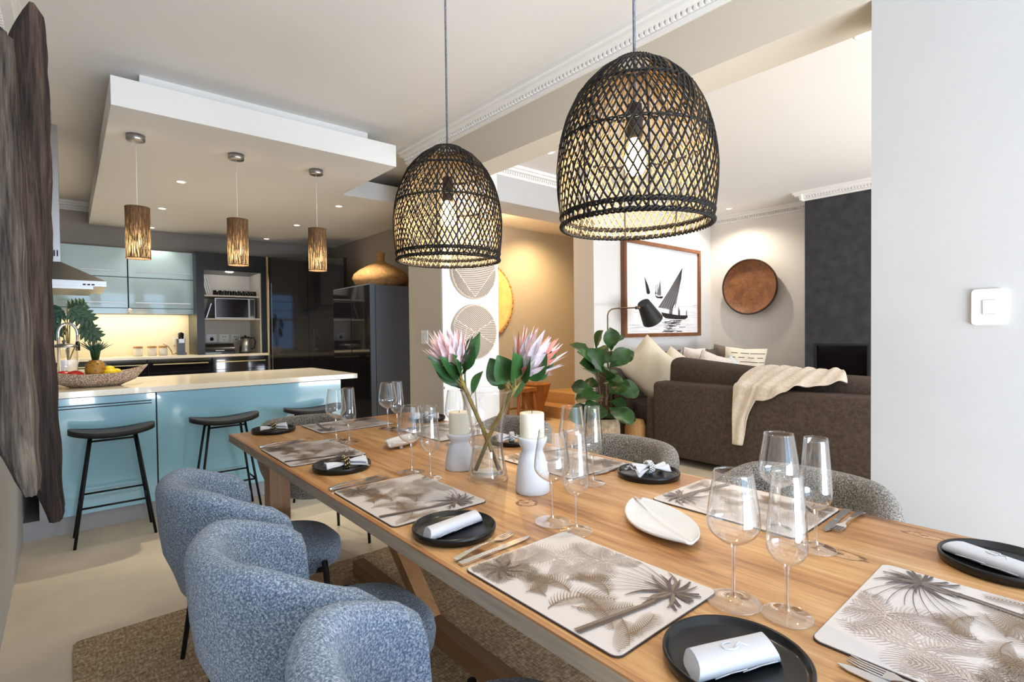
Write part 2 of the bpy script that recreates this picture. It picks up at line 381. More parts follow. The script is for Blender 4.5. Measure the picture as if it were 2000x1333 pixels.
# ------------------------------------------------------------------ structure
CZ = 2.88
struct('floor', box(-.5, 7.6, -2.8, 8.2, -.12, 0), 'floor')
struct('ceiling', box(-.5, 7.6, -2.8, 8.2, CZ, CZ+.12), 'ceil')
m = MB()
m.box(-.44, -.24, -2.6, 5.85, 0, CZ); m.box(-.44, -.24, 6.40, 8.0, 0, CZ); m.box(-.44, -.24, 5.85, 6.40, 0, 1.0); m.box(-.44, -.24, 5.85, 6.40, 2.05, CZ)
struct('wall_left', m, 'wall')
struct('wall_back', box(-.44, 3.25, 8.0, 8.2, 0, CZ), 'grey_wall')
struct('wall_kitchen_right', box(3.1, 3.25, 4.08, 8.0, 0, CZ), 'grey_wall')
m = MB().box(2.3, 2.88, 3.56, 4.08, 0, CZ); m.box(2.88, 3.25, 4.0, 4.08, 0, CZ)
struct('wall_pier', m, 'beige')
struct('wall_pier_face', box(2.3, 2.88, 3.54, 3.56, 0, CZ), 'white')
struct('trim_ledge', box(2.3, 2.885, 3.52, 3.54, .84, .858), 'white')
struct('wall_beam', box(2.3, 2.53, .602, 3.54, 2.52, CZ), 'beige')
struct('wall_right', box(2.3, 2.53, -2.6, .602, 0, CZ), 'wall')
m = MB(); m.box(-.44, 0, -2.8, -2.6, 0, CZ); m.box(2.15, 2.53, -2.8, -2.6, 0, CZ); m.box(0, 2.15, -2.8, -2.6, 2.5, CZ); m.box(0, 2.15, -2.8, -2.6, 0, .15)
m.box(2.53, 2.85, -2.8, -2.6, 0, CZ); m.box(6.7, 7.3, -2.8, -2.6, 0, CZ); m.box(2.85, 6.7, -2.8, -2.6, 2.6, CZ); m.box(2.85, 6.7, -2.8, -2.6, 0, .2)
struct('wall_rear', m, 'wall')
def win(name, pts):
    m = MB()
    for b in pts: m.box(*b)
    return struct(name, m, 'white')
win('window_1', [(0, .06, -2.75, -2.65, .15, 2.5), (2.09, 2.15, -2.75, -2.65, .15, 2.5), (1.05, 1.10, -2.75, -2.65, .15, 2.5), (0, 2.15, -2.75, -2.65, 2.44, 2.5), (0, 2.15, -2.75, -2.65, .15, .21)])
win('window_2', [(2.85, 2.91, -2.75, -2.65, .2, 2.6), (6.64, 6.7, -2.75, -2.65, .2, 2.6), (4.1, 4.16, -2.75, -2.65, .2, 2.6), (5.4, 5.46, -2.75, -2.65, .2, 2.6), (2.85, 6.7, -2.75, -2.65, 2.54, 2.6), (2.85, 6.7, -2.75, -2.65, .2, .26)])
win('window_3', [(-.36, -.30, 5.85, 5.89, 1.0, 2.05), (-.36, -.30, 6.36, 6.40, 1.0, 2.05), (-.36, -.30, 5.85, 6.40, 2.01, 2.05), (-.36, -.30, 5.85, 6.40, 1.0, 1.04), (-.36, -.30, 5.85, 6.40, 1.54, 1.58), (-.345, -.315, 5.85, 6.40, 1.72, 1.735), (-.345, -.315, 5.85, 6.40, 1.88, 1.895)])
struct('wall_header', box(2.88, 4.48, 3.81, 4.20, 2.54, CZ), 'wall')
struct('wall_living', box(4.48, 7.3, 3.81, 4.11, 0, CZ), 'white')
M['warm_white'] = pm('warm_white_paint', (226, 221, 214), .8)
struct('wall_living_end', box(7.055, 7.3, -2.6, 3.81, 0, CZ), 'warm_white')
struct('wall_passage_back', box(3.25, 7.3, 6.0, 6.2, 0, CZ), 'wall')
struct('wall_passage_end', box(7.1, 7.3, 4.11, 6.0, 0, CZ), 'wall')
m = MB().box(6.55, 7.055, 2.27, 2.373, 0, CZ); m.box(6.55, 7.055, .9, 1.73, 0, CZ); m.box(6.55, 7.055, 1.73, 2.27, 1.12, CZ); m.box(6.55, 7.055, 1.73, 2.27, 0, .60)
m.box(6.60, 6.62, 1.73, 2.27, .60, 1.12, 1)
struct('wall_chimney_breast', m, ['charcoal', 'black_void'])
m = MB().box(5.46, 7.1, 4.11, 6.0, 0, .17); struct('floor_step_lower', m, 'oak_step')
m = MB().box(5.78, 7.1, 4.11, 6.0, .17, .34); struct('floor_step_upper', m, 'oak_step')
def cornice(name, axis, at, a0, a1, sgn, z=CZ):
    # axis: the run's direction; at: wall plane; sgn: side the room lies on
    m = MB(); L = a1-a0
    def bx(d0, d1, u0, u1, z0, z1):
        lo, hi = sorted((at+sgn*d0, at+sgn*d1))
        if axis == 'Y': m.box(lo, hi, u0, u1, z0, z1)
        else: m.box(u0, u1, lo, hi, z0, z1)
    bx(0, .02, a0, a1, z-.10, z-.078); bx(0, .018, a0, a1, z-.075, z-.05); bx(0, .075, a0, a1, z-.05, z-.028); bx(0, .10, a0, a1, z-.028, z)
    n = int(L/.03)
    for i in range(n): u = a0+(i+.25)*L/n; bx(.018, .034, u, u+.016, z-.072, z-.05)
    return struct(name, m, 'cornice')
cornice('trim_1', 'Y', 2.3, -2.6, 4.08, -1)
cornice('trim_2', 'Y', -.24, -2.6, 8.0, 1)
cornice('trim_3', 'X', 8.0, -.24, 3.1, -1)
cornice('trim_4', 'X', 3.81, 2.88, 7.055, -1)
cornice('trim_5', 'Y', 7.055, 2.373, 3.81, -1)
cornice('trim_6', 'Y', 6.55, .9, 2.373, -1)
cornice('trim_7', 'X', 2.373, 6.45, 7.055, 1)
# dropped ceiling over the island
DZ = 2.6
m = MB().box(.21, 1.98, 3.68, 7.78, DZ, 2.765); m.box(1.98, 3.1, 4.72, 7.78, DZ, 2.765)
struct('ceiling_drop_panel', m, 'white')
struct('ceiling_drop_core', MB().box(.36, 1.83, 3.86, 7.78, 2.765, CZ), 'white')
struct('wall_splashback', box(-.24, 1.25, 7.985, 8.0, 1.05, 1.56), 'splash')
# ------------------------------------------------------------------ lights that hang in the room
def downlight(x, y, z, label, grp, energy=9, to=None, ang=100):
    t = thing('downlight', label, 'downlight', (x, y, z), 0, grp)
    MB().lathe([(.030, -.001), (.032, -.004), (.042, -.004), (.045, 0)], 24).build('trim_ring', 'plaster_ring', t)
    MB().lathe([(.0001, -.0015), (.030, -.0015)], 24).build('lens', 'led', t)
    spot('downlight_beam', (x, y, z-.02), to or (x, y, 0), energy, (1, .88, .72), ang, .7, .03)
KD = 'kitchen downlights'
for (x, y, l) in ((.755, 5.17, 'recessed downlight above the island between the left and middle drum pendants'),
                  (.76, 6.37, 'recessed downlight just right of the left drum pendant, second row back'),
                  (.79, 7.58, 'recessed downlight half hidden by the left drum pendant, nearest the blue wall cupboards'),
                  (2.13, 5.18, 'recessed downlight in the kitchen ceiling, right of all three drum pendants'),
                  (2.107, 6.39, 'recessed downlight left of the right drum pendant, middle of its row'),
                  (2.083, 7.55, 'recessed downlight in front of the open shelf unit, farthest right in the kitchen')):
    downlight(x, y, DZ, l, KD, 70)
LD = 'living room downlights'
downlight(3.27, 3.27, CZ, 'recessed downlight by the passage opening, left of the large rattan pendant', LD, 30)
downlight(6.62, 3.32, CZ, 'recessed downlight above the round wooden bowl', LD, 46, (6.35, 3.2, 0), 150)
downlight(3.29, .90, CZ, 'recessed downlight beside the beam at the top of the right wall', LD, 30)
spot('downlight_wash', (5.6, 3.2, 2.80), (5.7, 3.81, 1.6), 22, (1, .88, .74), 100, .8, .04)
# passage lamp (out of sight behind the header)
spot('passage_lamp', (5.3, 5.3, 2.8), (5.6, 5.9, 1.2), 95, (1, .62, .26), 130, .9, .05)
point('passage_glow', (4.2, 5.2, 2.4), 28, (1, .66, .34), .1)
# rattan pendants
def rattan(z0):
    P = [(.203, 0), (.208, .04), (.214, .09), (.216, .15), (.212, .20), (.203, .25), (.188, .30), (.166, .345), (.138, .385), (.104, .418), (.070, .440), (.046, .452)]
    def rad(z):
        for (r0, a), (r1, b) in zip(P, P[1:]):
            if z <= b: return r0+(r1-r0)*(z-a)/(b-a)
        return P[-1][0]
    return P, rad
P_, RAD = rattan(0)
def pendant(loc, label):
    t = thing('rattan_pendant_lamp', label, 'pendant lamp', loc, 0, 'rattan pendants over the dining table')
    m = MB(); N = 62; K = 26; TW = math.radians(66)
    for sg in (1, -1):
        for i in range(N):
            a0 = 2*PI*i/N; pts = []
            ph = random.uniform(-.012, .012)
            for k in range(K+1):
                z = .452*k/K; a = a0+ph+sg*TW*(z/.452-.5)+.006*math.sin(k*2.1+i); r = RAD(z)+sg*.0016
                pts.append((r*math.cos(a), r*math.sin(a), z))
            m.tube(pts, .0029, 4, 0, False, False)
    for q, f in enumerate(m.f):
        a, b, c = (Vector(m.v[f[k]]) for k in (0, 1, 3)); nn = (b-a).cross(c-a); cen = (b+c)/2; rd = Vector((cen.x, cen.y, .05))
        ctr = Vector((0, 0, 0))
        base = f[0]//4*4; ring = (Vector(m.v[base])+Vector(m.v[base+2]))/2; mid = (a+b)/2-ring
        if mid.dot(Vector((ring.x, ring.y, 0)).normalized()+Vector((0, 0, .3 if ring.z > .40 else 0))) < -.0004: m.mi[q] = 1  # inward faces take the painted bulb glow
    m.build('rattan_weave', ['rattan_black', 'rattan_glow'], t)
    m = MB()
    for a in range(8): m.tube([(RAD(.452*k/20)*math.cos(a*PI/4)*.985, RAD(.452*k/20)*math.sin(a*PI/4)*.985, .452*k/20) for k in range(21)], .0026, 5)
    m.build('rib', 'rattan_in', t)
    for z, r in ((.225, .0042), (.355, .0052), (.447, .006)):
        m = MB()
        for off in (0, PI): m.tube([((RAD(z)+.003*math.cos(q*PI/90*22+off))*math.cos(q*PI/90), (RAD(z)+.003*math.cos(q*PI/90*22+off))*math.sin(q*PI/90), z+.003*math.sin(q*PI/90*22+off)) for q in range(180)], r*.6, 5, 0, True)
        m.build('hoop', 'rattan_black', t)
    m = MB()
    for z in (0, .026):
        for off in (0, 2*PI/3, 4*PI/3): m.tube([((.205+.005*math.cos(q*PI/120*30+off))*math.cos(q*PI/120), (.205+.005*math.cos(q*PI/120*30+off))*math.sin(q*PI/120), z+.005*math.sin(q*PI/120*30+off)) for q in range(240)], .0032, 5, 0, True)
    m.build('rim_braid', 'rattan_black', t)
    MB().tube([(0, 0, .30), (0, 0, CZ-loc[2])], .0042, 8).build('cord', 'cordm', t)
    MB().lathe([(.001, .335), (.02, .335), (.022, .30), (.022, .25), (.018, .24), (.001, .24)], 16).build('socket', 'rattan_in', t)
    MB().lathe([(.014, .24), (.016, .225), (.03, .19), (.031, .165), (.022, .145), (.001, .138)], 16).build('bulb', 'bulb', t)
    point('pendant_glow', (loc[0], loc[1], loc[2]+.12), 8.5, (1, .84, .60), .03)
    return t
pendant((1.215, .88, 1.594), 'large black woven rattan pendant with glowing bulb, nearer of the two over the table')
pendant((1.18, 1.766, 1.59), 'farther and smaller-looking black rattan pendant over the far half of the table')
# drum pendants over the island
def drum(x, label):
    t = thing('drum_pendant_lamp', label, 'pendant lamp', (x, 4.15, 1.80), 0, 'drum pendants over the island')
    MB().lathe([(.068, 0), (.0685, .165), (.068, .335)], 40).build('lamp_shade', 'bark_shade', t)
    MB().lathe([(.001, DZ-1.80), (.052, DZ-1.80), (.052, DZ-1.80-.034), (.048, DZ-1.80-.038), (.001, DZ-1.80-.038)], 28).build('canopy', 'brush', t)
    MB().tube([(0, 0, .24), (0, 0, DZ-1.80-.035)], .0018, 6).build('cord', 'switch', t)
    MB().lathe([(.001, .24), (.016, .24), (.016, .19), (.001, .19)], 12).build('socket', 'switch', t)
    MB().sphere((0, 0, .15), .03, 8).build('bulb', 'bulb', t)
    for z in (.003, .332): MB().tube([(.068*math.cos(a*PI/20), .068*math.sin(a*PI/20), z) for a in range(40)], .0022, 5, 0, True).build('hoop', 'bark_shade', t)
    point('drum_glow', (x, 4.15, 1.88), 4, (1, .86, .66), .03)
drum(.36, 'brown bark-fibre drum pendant over the fruit bowl end of the island')
drum(.95, 'brown bark-fibre drum pendant over the middle of the island, second of three')
drum(1.525, 'brown bark-fibre drum pendant nearest the dark tall cupboards')
# ------------------------------------------------------------------ kitchen
def handle(x0, x1, y, z, parent, mat='brass', name='handle', ax='X'):
    m = MB().box(x0, x1, y-.022, y-.014, z-.006, z+.006)
    for x in (x0+.03, x1-.04): m.box(x, x+.01, y-.014, y, z-.004, z+.004)
    return m.build(name, mat, parent)
t = thing('island_counter', 'long cream stone worktop on the aqua breakfast island', 'worktop')
m = MB(); m.prism(rrect(-.24, 1.955, 4.40, 5.53, .006, 2), .90, .94); m.build('worktop_slab', 'stone', t)
t = thing('island_cabinet', 'aqua gloss island cupboard with a handle line, under the fruit bowl', 'cabinet')
MB().box(-.085, .467, 4.452, 5.45, .12, .90).build('body', 'dark_cab', t)
d = MB().box(-.08, .462, 4.43, 4.452, .125, .893).build('door', 'aqua', t)
m = MB().box(-.075, .44, 4.427, 4.431, .822, .828); m.box(-.075, .44, 4.427, 4.431, .840, .846); m.build('handle', 'gap', d)
t = thing('island_cabinet', 'plain aqua gloss island front panel behind the middle and right bar stools', 'cabinet')
MB().box(.469, 1.79, 4.452, 5.45, .12, .90).build('body', 'dark_cab', t)
MB().box(.472, 1.81, 4.43, 4.452, .125, .893).build('front_panel', 'aqua', t)
m = MB().box(-.24, 1.79, 4.48, 5.4, 0, .12); tag(m.build('island_plinth', 'plinth'), 'grey kick plinth along the floor under the aqua island', 'plinth')
m = MB().box(-.16, -.1, 4.45, 4.48, .12, .90); tag(m.build('filler_strip', 'plinth'), 'narrow grey filler strip between island and left wall', 'filler panel')
# bar stools
def stool(x, y, label):
    t = thing('bar_stool', label, 'bar stool', (x, y, 0), 0, 'black bar stools at the island')
    def f(u, v):
        a = 2*PI*u; k = [0, .55, .9, 1, 1, .93, .6, 0][int(round(v*7))]; top = v > .5
        X = .225*k*math.copysign(abs(math.cos(a))**.75, math.cos(a)); Y = .125*k*math.copysign(abs(math.sin(a))**.75, math.sin(a))
        z = .66+.03*(X/.225)**2*1.0 + (.028 if v > .5 else 0)-(.004 if int(round(v*7)) in (3,) else 0)
        return (X, Y, z)
    MB().grid(f, 40, 8, 0, True, True).build('seat', 'black_wood', t)
    L = [(-.10, -.075), (.10, -.075), (-.10, .075), (.10, .075)]
    for sx, sy in ((-1, -1), (1, -1), (-1, 1), (1, 1)):
        MB().tube([(sx*.115, sy*.075, .662), (sx*.205, sy*.125, 0)], .0085, 8).build('leg', 'black_metal', t)
    def at(sx, sy, z): k = (.662-z)/.662; return (sx*(.115+.09*k), sy*(.075+.05*k), z)
    for sy, z in ((-1, .235), (1, .275)): MB().tube([at(-1, sy, z), at(1, sy, z)], .0065, 6).build('footrest', 'black_metal', t)
    for sx in (-1, 1): MB().tube([at(sx, -1, .235), at(sx, 1, .235)], .0065, 6).build('side_rung', 'black_metal', t)
    m = MB()
    for sy in (-1, 1): m.tube([at(-1, sy, .64), at(1, sy, .64)], .0065, 6)
    m.build('seat_rail', 'black_metal', t)
stool(.21, 4.235, 'black bar stool with saddle seat in front of the aqua cupboard below the fruit bowl')
stool(.86, 4.235, 'black saddle-seat bar stool in the middle of the row, just beyond the far table corner')
stool(1.50, 4.235, 'black bar stool half hidden behind the far dining chair, at the island end')
# fruit bowl
m = MB()
def bowl(u, v):
    a = 2*PI*u; k = [.0, .45, .75, 1.0, .97, .72, .42, 0][int(round(v*7))]; zz = [.0, .0, .03, .092, .096, .04, .012, .012][int(round(v*7))]
    c, s_ = math.cos(a), math.sin(a); X = .31*k*c; Y = .145*k*s_*(1-.35*c*c)
    return (X, Y, zz+(.05*c*c*abs(c) if int(round(v*7)) in (3, 4) else 0)+(.012*c*c if int(round(v*7)) in (2, 5) else 0))
t = thing('fruit_bowl', 'boat-shaped speckled woven fruit bowl on the island worktop', 'bowl', (.145, 4.74, .94))
m.grid(bowl, 48, 8, 0, True, True).build('bowl_shell', 'bowl_weave', t)
t = thing('pineapple', 'pineapple with a spiky crown lying in the woven fruit bowl', 'pineapple', (.145, 4.75, .99))
m = MB(); m.lathe([(.001, 0), (.035, .004), (.055, .03), (.06, .07), (.055, .11), (.035, .135), (.001, .142)], 24).build('fruit_body', 'pine_skin', t)
m = MB()
for i in range(34):
    a = i*2.4; k = i/34; L = .15-.02*k+random.uniform(-.012, .012); lean = .6*(1-k)+.03; b = Vector((math.cos(a)*.012, math.sin(a)*.012, .135+.012*k))
    p1 = b+Vector((math.cos(a)*lean*.35, math.sin(a)*lean*.35, 1)).normalized()*L*.5; p2 = b+Vector((math.cos(a)*lean, math.sin(a)*lean, .8)).normalized()*L
    m.tube([b, p1, p2], [.008, .006, .0006], 5)
m.build('leaf_crown', 'leaf_d', t)
for i, (x, y, z, l) in enumerate(((.225, 4.73, 1.03, 'yellow lemon at the right end of the fruit bowl'), (.226, 4.80, 1.05, 'yellow lemon highest up, touching the pineapple'), (.262, 4.76, 1.03, 'yellow lemon lowest toward the tip of the fruit bowl'))):
    tag(MB().sphere((0, 0, 0), .034, 10, 0, (1.18, 1, .95)).build('lemon', 'lemon', None, (x, y, z), (0, 0, i*1.1)), l, 'lemon', 'lemons in the fruit bowl')
for x, y, z, l in ((.032, 4.74, 1.02, 'red mango beside the pineapple in the fruit bowl'), (-.03, 4.75, 1.02, 'dark red mango at the sculpture end of the fruit bowl')):
    tag(MB().sphere((0, 0, 0), .042, 10, 0, (1.3, 1, .95)).build('mango', 'mango', None, (x, y, z), (0, 0, .4)), l, 'mango', 'mangoes in the fruit bowl')
# left run: counter, sink tap, glass jug, plant, extractor hood
t = thing('side_counter', 'cream counter along the left wall behind the island', 'worktop')
MB().box(-.238, .36, 5.535, 7.33, .90, .94).build('worktop_slab', 'stone', t)
MB().box(-.238, .34, 5.535, 7.33, .0, .90).build('body', 'dark_cab', t)
t = thing('kitchen_tap', 'chrome gooseneck kitchen tap in front of the monstera', 'tap', (-.06, 5.62, .94))
MB().lathe([(.001, 0), (.026, 0), (.026, .012), (.02, .02), (.018, .05), (.001, .05)], 16).build('base', 'chrome', t)
pts = [(0, 0, .04), (0, 0, .38)]+[(.06-.06*math.cos(PI*k/10), 0, .38+.085*math.sin(PI*k/10)) for k in range(1, 11)]+[(.12, 0, .30)]
MB().tube(pts, .011, 10).build('spout', 'chrome', t)
MB().tube([(.12, 0, .31), (.122, 0, .24)], .015, 10).build('nozzle', 'black_metal', t)
MB().tube([(0, -.015, .05), (.05, -.05, .075)], .007, 8).build('lever', 'chrome', t)
t = thing('glass_canister', 'tall clear glass canister with lid on the island behind the bowl', 'canister', (-.02, 5.25, .94))
MB().lathe([(.001, .004), (.075, .004), (.078, .012), (.078, .25), (.07, .27), (.073, .275)], 28).build('jar_body', 'glass', t)
MB().lathe([(.078, .275), (.08, .285), (.05, .30), (.012, .305), (.018, .325), (.001, .335)], 28).build('lid', 'brush', t)
MB().lathe([(.001, .02), (.066, .02), (.066, .05), (.001, .05)], 20).build('contents', 'straw', t)
def leafmesh(m, base, tip, width, mi=0, curl=.1, shape='ov', up=Vector((0, 0, 1)), n=8, lobes=0):
    b, t_ = Vector(base), Vector(tip); d = t_-b; L = d.length; d.normalize(); sd = d.cross(up)
    sd = sd.normalized() if sd.length > 1e-4 else Vector((1, 0, 0)); nn = sd.cross(d)
    vs = []; fs = []
    for i in range(n+1):
        u = i/n
        if shape == 'ov': w = math.sin(PI*min(1, u**.75))**.8
        elif shape == 'fig': w = (math.sin(PI*u**1.5))**.7*(.75+.35*u)
        elif shape == 'lan': w = math.sin(PI*u**.85)
        else: w = math.sin(PI*u**.6)
        if i in (0, n): w = .04
        w *= width/2; wob = lobes*math.sin(i*2.3)
        c = b+d*(L*u)+nn*(-curl*L*u*u+wob*L*.05)
        for s_ in (-1, -.5, 0, .5, 1): vs.append(c+sd*(w*s_)+nn*(abs(s_)*w*.28+ (wob*.05*L*s_)))
    for i in range(n):
        for k in range(4): fs.append((i*5+k, i*5+k+1, (i+1)*5+k+1, (i+1)*5+k))
    m.add(vs, fs, mi, True)
t = thing('monstera_plant', 'split-leaf green monstera standing behind the chrome tap', 'plant', (.0, 6.35, .94))
MB().lathe([(.001, 0), (.06, 0), (.075, .14), (.07, .14), (.06, .13), (.001, .13)], 20).build('pot', 'pot_white', t)
m = MB(); s_ = MB()
def monstera(m, base, ang, size, tilt):
    # split leaf: lobes radiating from the midrib, as one flat blade
    c = Vector(base); ax = Vector((math.cos(ang)*math.cos(tilt), math.sin(ang)*.25, math.sin(tilt))).normalized(); sd = ax.cross(Vector((0, -1, .2))).normalized(); nn = sd.cross(ax)
    leafmesh(m, c, c+ax*size, size*.34, 0, .12, 'ov', nn)
    for i in range(5):
        for sg in (-1, 1):
            b = c+ax*(size*(.08+.15*i)); w = size*(.52-.05*abs(i-1.3)); leafmesh(m, b, b+(ax*(.35+.08*i)+sd*sg).normalized()*w, size*.19, 0, .15, 'ov', nn)
for b, an, sz, ti in (((-.02, 0, .60), 2.9, .22, -.5), ((.02, -.05, .62), .2, .24, -.7), ((-.04, .03, .48), 2.6, .18, -.9), ((.09, 0, .46), .1, .22, -.75), ((.0, .02, .62), .9, .18, .25)):
    monstera(m, b, an, sz, ti); s_.tube([(0, 0, .12), (b[0]*.6, b[1]*.6, b[2]*.6), b], .005, 6)
m.build('foliage', 'leaf_d', t); s_.build('stem', 'stem', t)
t = thing('extractor_hood', 'stainless pyramid cooker hood with chimney on the left wall', 'cooker hood')
m = MB(); y0, y1 = 4.9, 5.75
m.box(-.24, .226, y0, y1, 1.665, 1.705)
a = [(-.24, y0, 1.705), (.226, y0, 1.705), (.226, y1, 1.705), (-.24, y1, 1.705)]; b = [(-.24, y0+.26, 1.86), (-.03, y0+.26, 1.86), (-.03, y1-.26, 1.86), (-.24, y1-.26, 1.86)]
m.add(a+b, [(0, 1, 5, 4), (1, 2, 6, 5), (2, 3, 7, 6), (4, 5, 6, 7)]); m.build('canopy', 'brush', t)
c = MB().box(-.24, -.03, y0+.26, y1-.26, 1.86, CZ).build('chimney', 'brush', t)
m = MB()
for k in range(8): m.box(-.17+.017*k, -.162+.017*k, y0+.255, y0+.261, 1.90, 1.945)
m.build('vent', 'gap', c)
MB().box(-.2, .15, y0+.02, y1-.02, 1.645, 1.665).build('filter', 'brush', t)
m = MB()
for k in range(3): m.box(.09+.025*k, .107+.025*k, y0-.003, y0, 1.672, 1.682)
m.build('switch', 'gap', t)
# back run
t = thing('back_counter', 'cream worktop along the back wall under the splashback', 'worktop')
MB().box(-.24, 2.03, 7.35, 8.0, 1.02, 1.05).build('worktop_slab', 'stone', t)
for x0, x1, l in ((-.235, .70, 'dark base cupboard hidden behind the fruit bowl'), (.705, 1.365, 'dark base drawer unit under the canisters'), (1.37, 2.03, 'dark base drawer unit under the open shelf unit')):
    t = thing('base_cabinet', l, 'cabinet', (0, 0, 0), 0, 'dark base units on the back wall')
    MB().box(x0, x1-.004, 7.40, 7.98, 0, 1.02).build('body', 'dark_cab', t)
    d = MB().box(x0+.004, x1-.004, 7.38, 7.40, .86, 1.015).build('drawer', 'dark_gloss', t); handle(x0+.05, x1-.04, 7.38, .955, d)
    d = MB().box(x0+.004, x1-.004, 7.38, 7.40, .3, .855).build('drawer', 'dark_gloss', t)
for x0, x1, l in ((-.14, .548, 'pale aqua wall cupboard with two flap doors, beside the hood'), (.555, 1.245, 'pale aqua wall cupboard with two flap doors, beside the open shelves')):
    t = thing('wall_cabinet', l, 'cabinet', (0, 0, 0), 0, 'aqua wall cupboards')
    MB().box(x0, x1, 7.62, 7.982, 1.60, 2.33).build('body', 'dark_cab', t)
    for z0, z1, hz in ((1.995, 2.33, 2.06), (1.63, 1.985, 1.69)):
        d = MB().box(x0+.003, x1-.003, 7.60, 7.62, z0, z1).build('door', 'aqua_up', t); handle(x0+.06, x1-.06, 7.60, hz, d, 'brush')
    MB().box(x0+.003, x1-.003, 7.60, 7.62, 1.56, 1.622).build('pelmet', 'aqua_up', t)
area('undercabinet_strip', (.55, 7.80, 1.585), (.55, 7.86, 1.0), (1.3, .05), 5, (1, .84, .58))
t = thing('light_fitting', 'small clip lamp fixed under the joint of the aqua wall cupboards', 'lamp', (.56, 7.58, 1.60))
MB().sphere((0, 0, 0), .024, 8).build('lamp_head', 'switch', t); MB().tube([(0, 0, -.01), (.01, .03, -.035)], .012, 8).build('clip', 'switch', t)
# open shelf unit
t = thing('open_shelf_unit', 'tall dark open shelf unit with pale lining standing on the back counter', 'shelf unit')
m = MB().box(1.215, 1.30, 7.40, 7.98, 1.05, 2.33); m.box(1.965, 2.03, 7.40, 7.98, 1.05, 2.33); m.box(1.30, 1.965, 7.40, 7.98, 2.11, 2.33); m.build('frame', 'frame_black', t)
m = MB().box(1.30, 1.965, 7.94, 7.98, 1.05, 2.11); m.box(1.30, 1.305, 7.43, 7.94, 1.05, 2.11); m.box(1.95, 1.965, 7.43, 7.94, 1.05, 2.11); m.build('lining', 'hutch_in', t)
for z in (1.49, 1.785): MB().box(1.305, 1.95, 7.42, 7.94, z, z+.018).build('shelf', 'hutch_in', t)
MB().box(2.025, 2.045, 7.375, 7.40, 1.05, 2.33).build('edge_strip', 'brass', t)
point('shelf_light', (1.63, 7.6, 2.08), 1.2, (1, .93, .85), .05)
t = thing('microwave', 'black microwave with dark glass door on the middle shelf of the open unit', 'microwave', (1.67, 7.7, 1.510))
MB().box(-.235, .235, -.2, .2, 0, .26).build('body', 'brush', t)
MB().box(-.225, .15, -.212, -.2, .012, .25).build('door', 'screen', t)
MB().box(.155, .163, -.222, -.2, .02, .24).build('handle', 'brush', t); MB().box(.175, .23, -.206, -.2, .012, .25).build('control_panel', 'appl_black', t)
t = thing('kettle', 'steel electric kettle with black handle on the back counter', 'kettle', (1.80, 7.58, 1.051))
MB().lathe([(.001, .01), (.072, .01), (.075, .03), (.062, .20), (.001, .20)], 24).build('body', 'brush', t)
MB().lathe([(.001, 0), (.08, 0), (.08, .012), (.001, .012)], 20).build('base', 'appl_black', t)
MB().lathe([(.063, .198), (.05, .215), (.012, .22), (.012, .235), (.001, .236)], 20).build('lid', 'appl_black', t)
MB().tube([(.055, 0, .195), (.11, 0, .20), (.125, 0, .15), (.11, 0, .07), (.07, 0, .045)], .011, 8).build('handle', 'appl_black', t)
MB().tube([(-.058, 0, .17), (-.085, 0, .195)], [.02, .012], 8).build('spout', 'brush', t)
m = MB(); m.prism([(-.17, -.09), (.17, -.09), (.17, .09), (-.17, .09)], 0, .02)
t = thing('bread_bin', 'black roll-top bread bin on the back counter beside the kettle', 'bread bin', (1.485, 7.62, 1.05))
def bb(u, v):
    a = PI*.5*min(1, v*1.6); x = -.175+.35*u
    return (x, -.10+.10*(1-math.cos(a)), .02+.115*math.sin(a)) if v < .62 else (x, (v-.62)/.38*.12, .135)
m.grid(bb, 2, 12)
for x in (-.175, .175): m.add([(x, *bb(0, j/11)[1:]) for j in range(12)]+[(x, .12, .0), (x, -.10, 0)], [tuple(range(14))])
m.build('body', 'appl_black', t); MB().box(-.05, .05, -.106, -.098, .04, .05).build('handle', 'brush', t)
for k, (x, l) in enumerate(((1.47, 'white wall socket with a black plug, behind the bread bin'), (1.62, 'white wall socket between bread bin and kettle'), (1.76, 'white wall socket directly above the kettle'))):
    t = thing('wall_socket', l, 'socket', (x, 7.94, 1.25), 0, 'wall sockets in the shelf unit')
    MB().box(-.06, .06, -.01, 0, -.055, .055).build('cover_plate', 'switch', t)
    m = MB()
    for a, b in ((-.012, .02), (.012, .02), (0, -.02)): m.box(a-.004, a+.004, -.0115, -.01, b-.006, b+.006)
    m.build('socket_hole', 'gap', t)
    if k == 0: MB().sphere((0, -.02, -.01), .024, 6, 0, (1, .8, 1)).build('plug', 'appl_black', t)
t = thing('wall_socket', 'white wall socket on the cream splashback behind the black coffee grinder', 'socket', (1.10, 7.985, 1.23))
MB().box(-.06, .06, -.01, 0, -.055, .055).build('cover_plate', 'switch', t)
for k in range(8):
    t = thing('mug', 'black mug in the row on the top shelf above the microwave', 'mug', (1.47+.064*k, 7.62, 1.8045), 0, 'black mugs on the top shelf')
    MB().lathe([(.001, 0), (.0305, 0), (.0312, .07), (.028, .07), (.027, .006), (.001, .006)], 14).build('cup', 'appl_black', t)
    MB().tube([(0, -.030, .055), (0, -.047, .05), (0, -.047, .025), (0, -.030, .018)], .004, 6).build('handle', 'appl_black', t)
for k, (x, mt, l) in enumerate(((1.345, 'pot_white', 'white book leaning at the end of the top shelf'), (1.368, 'pot_white', 'pale book in the middle of the leaning books'), (1.39, 'paper_red', 'black book leaning next to the mugs'))):
    t = thing('book', l, 'book', (x+.03, 7.7, 1.805), 0, 'books on the top shelf')
    o = MB().box(-.009, .009, -.09, .09, 0, .25).build('cover', mt, t, rot=(0, -.22, 0)); MB().box(-.0075, .0075, -.0915, .085, .002, .2515).build('pages', 'paper', o)
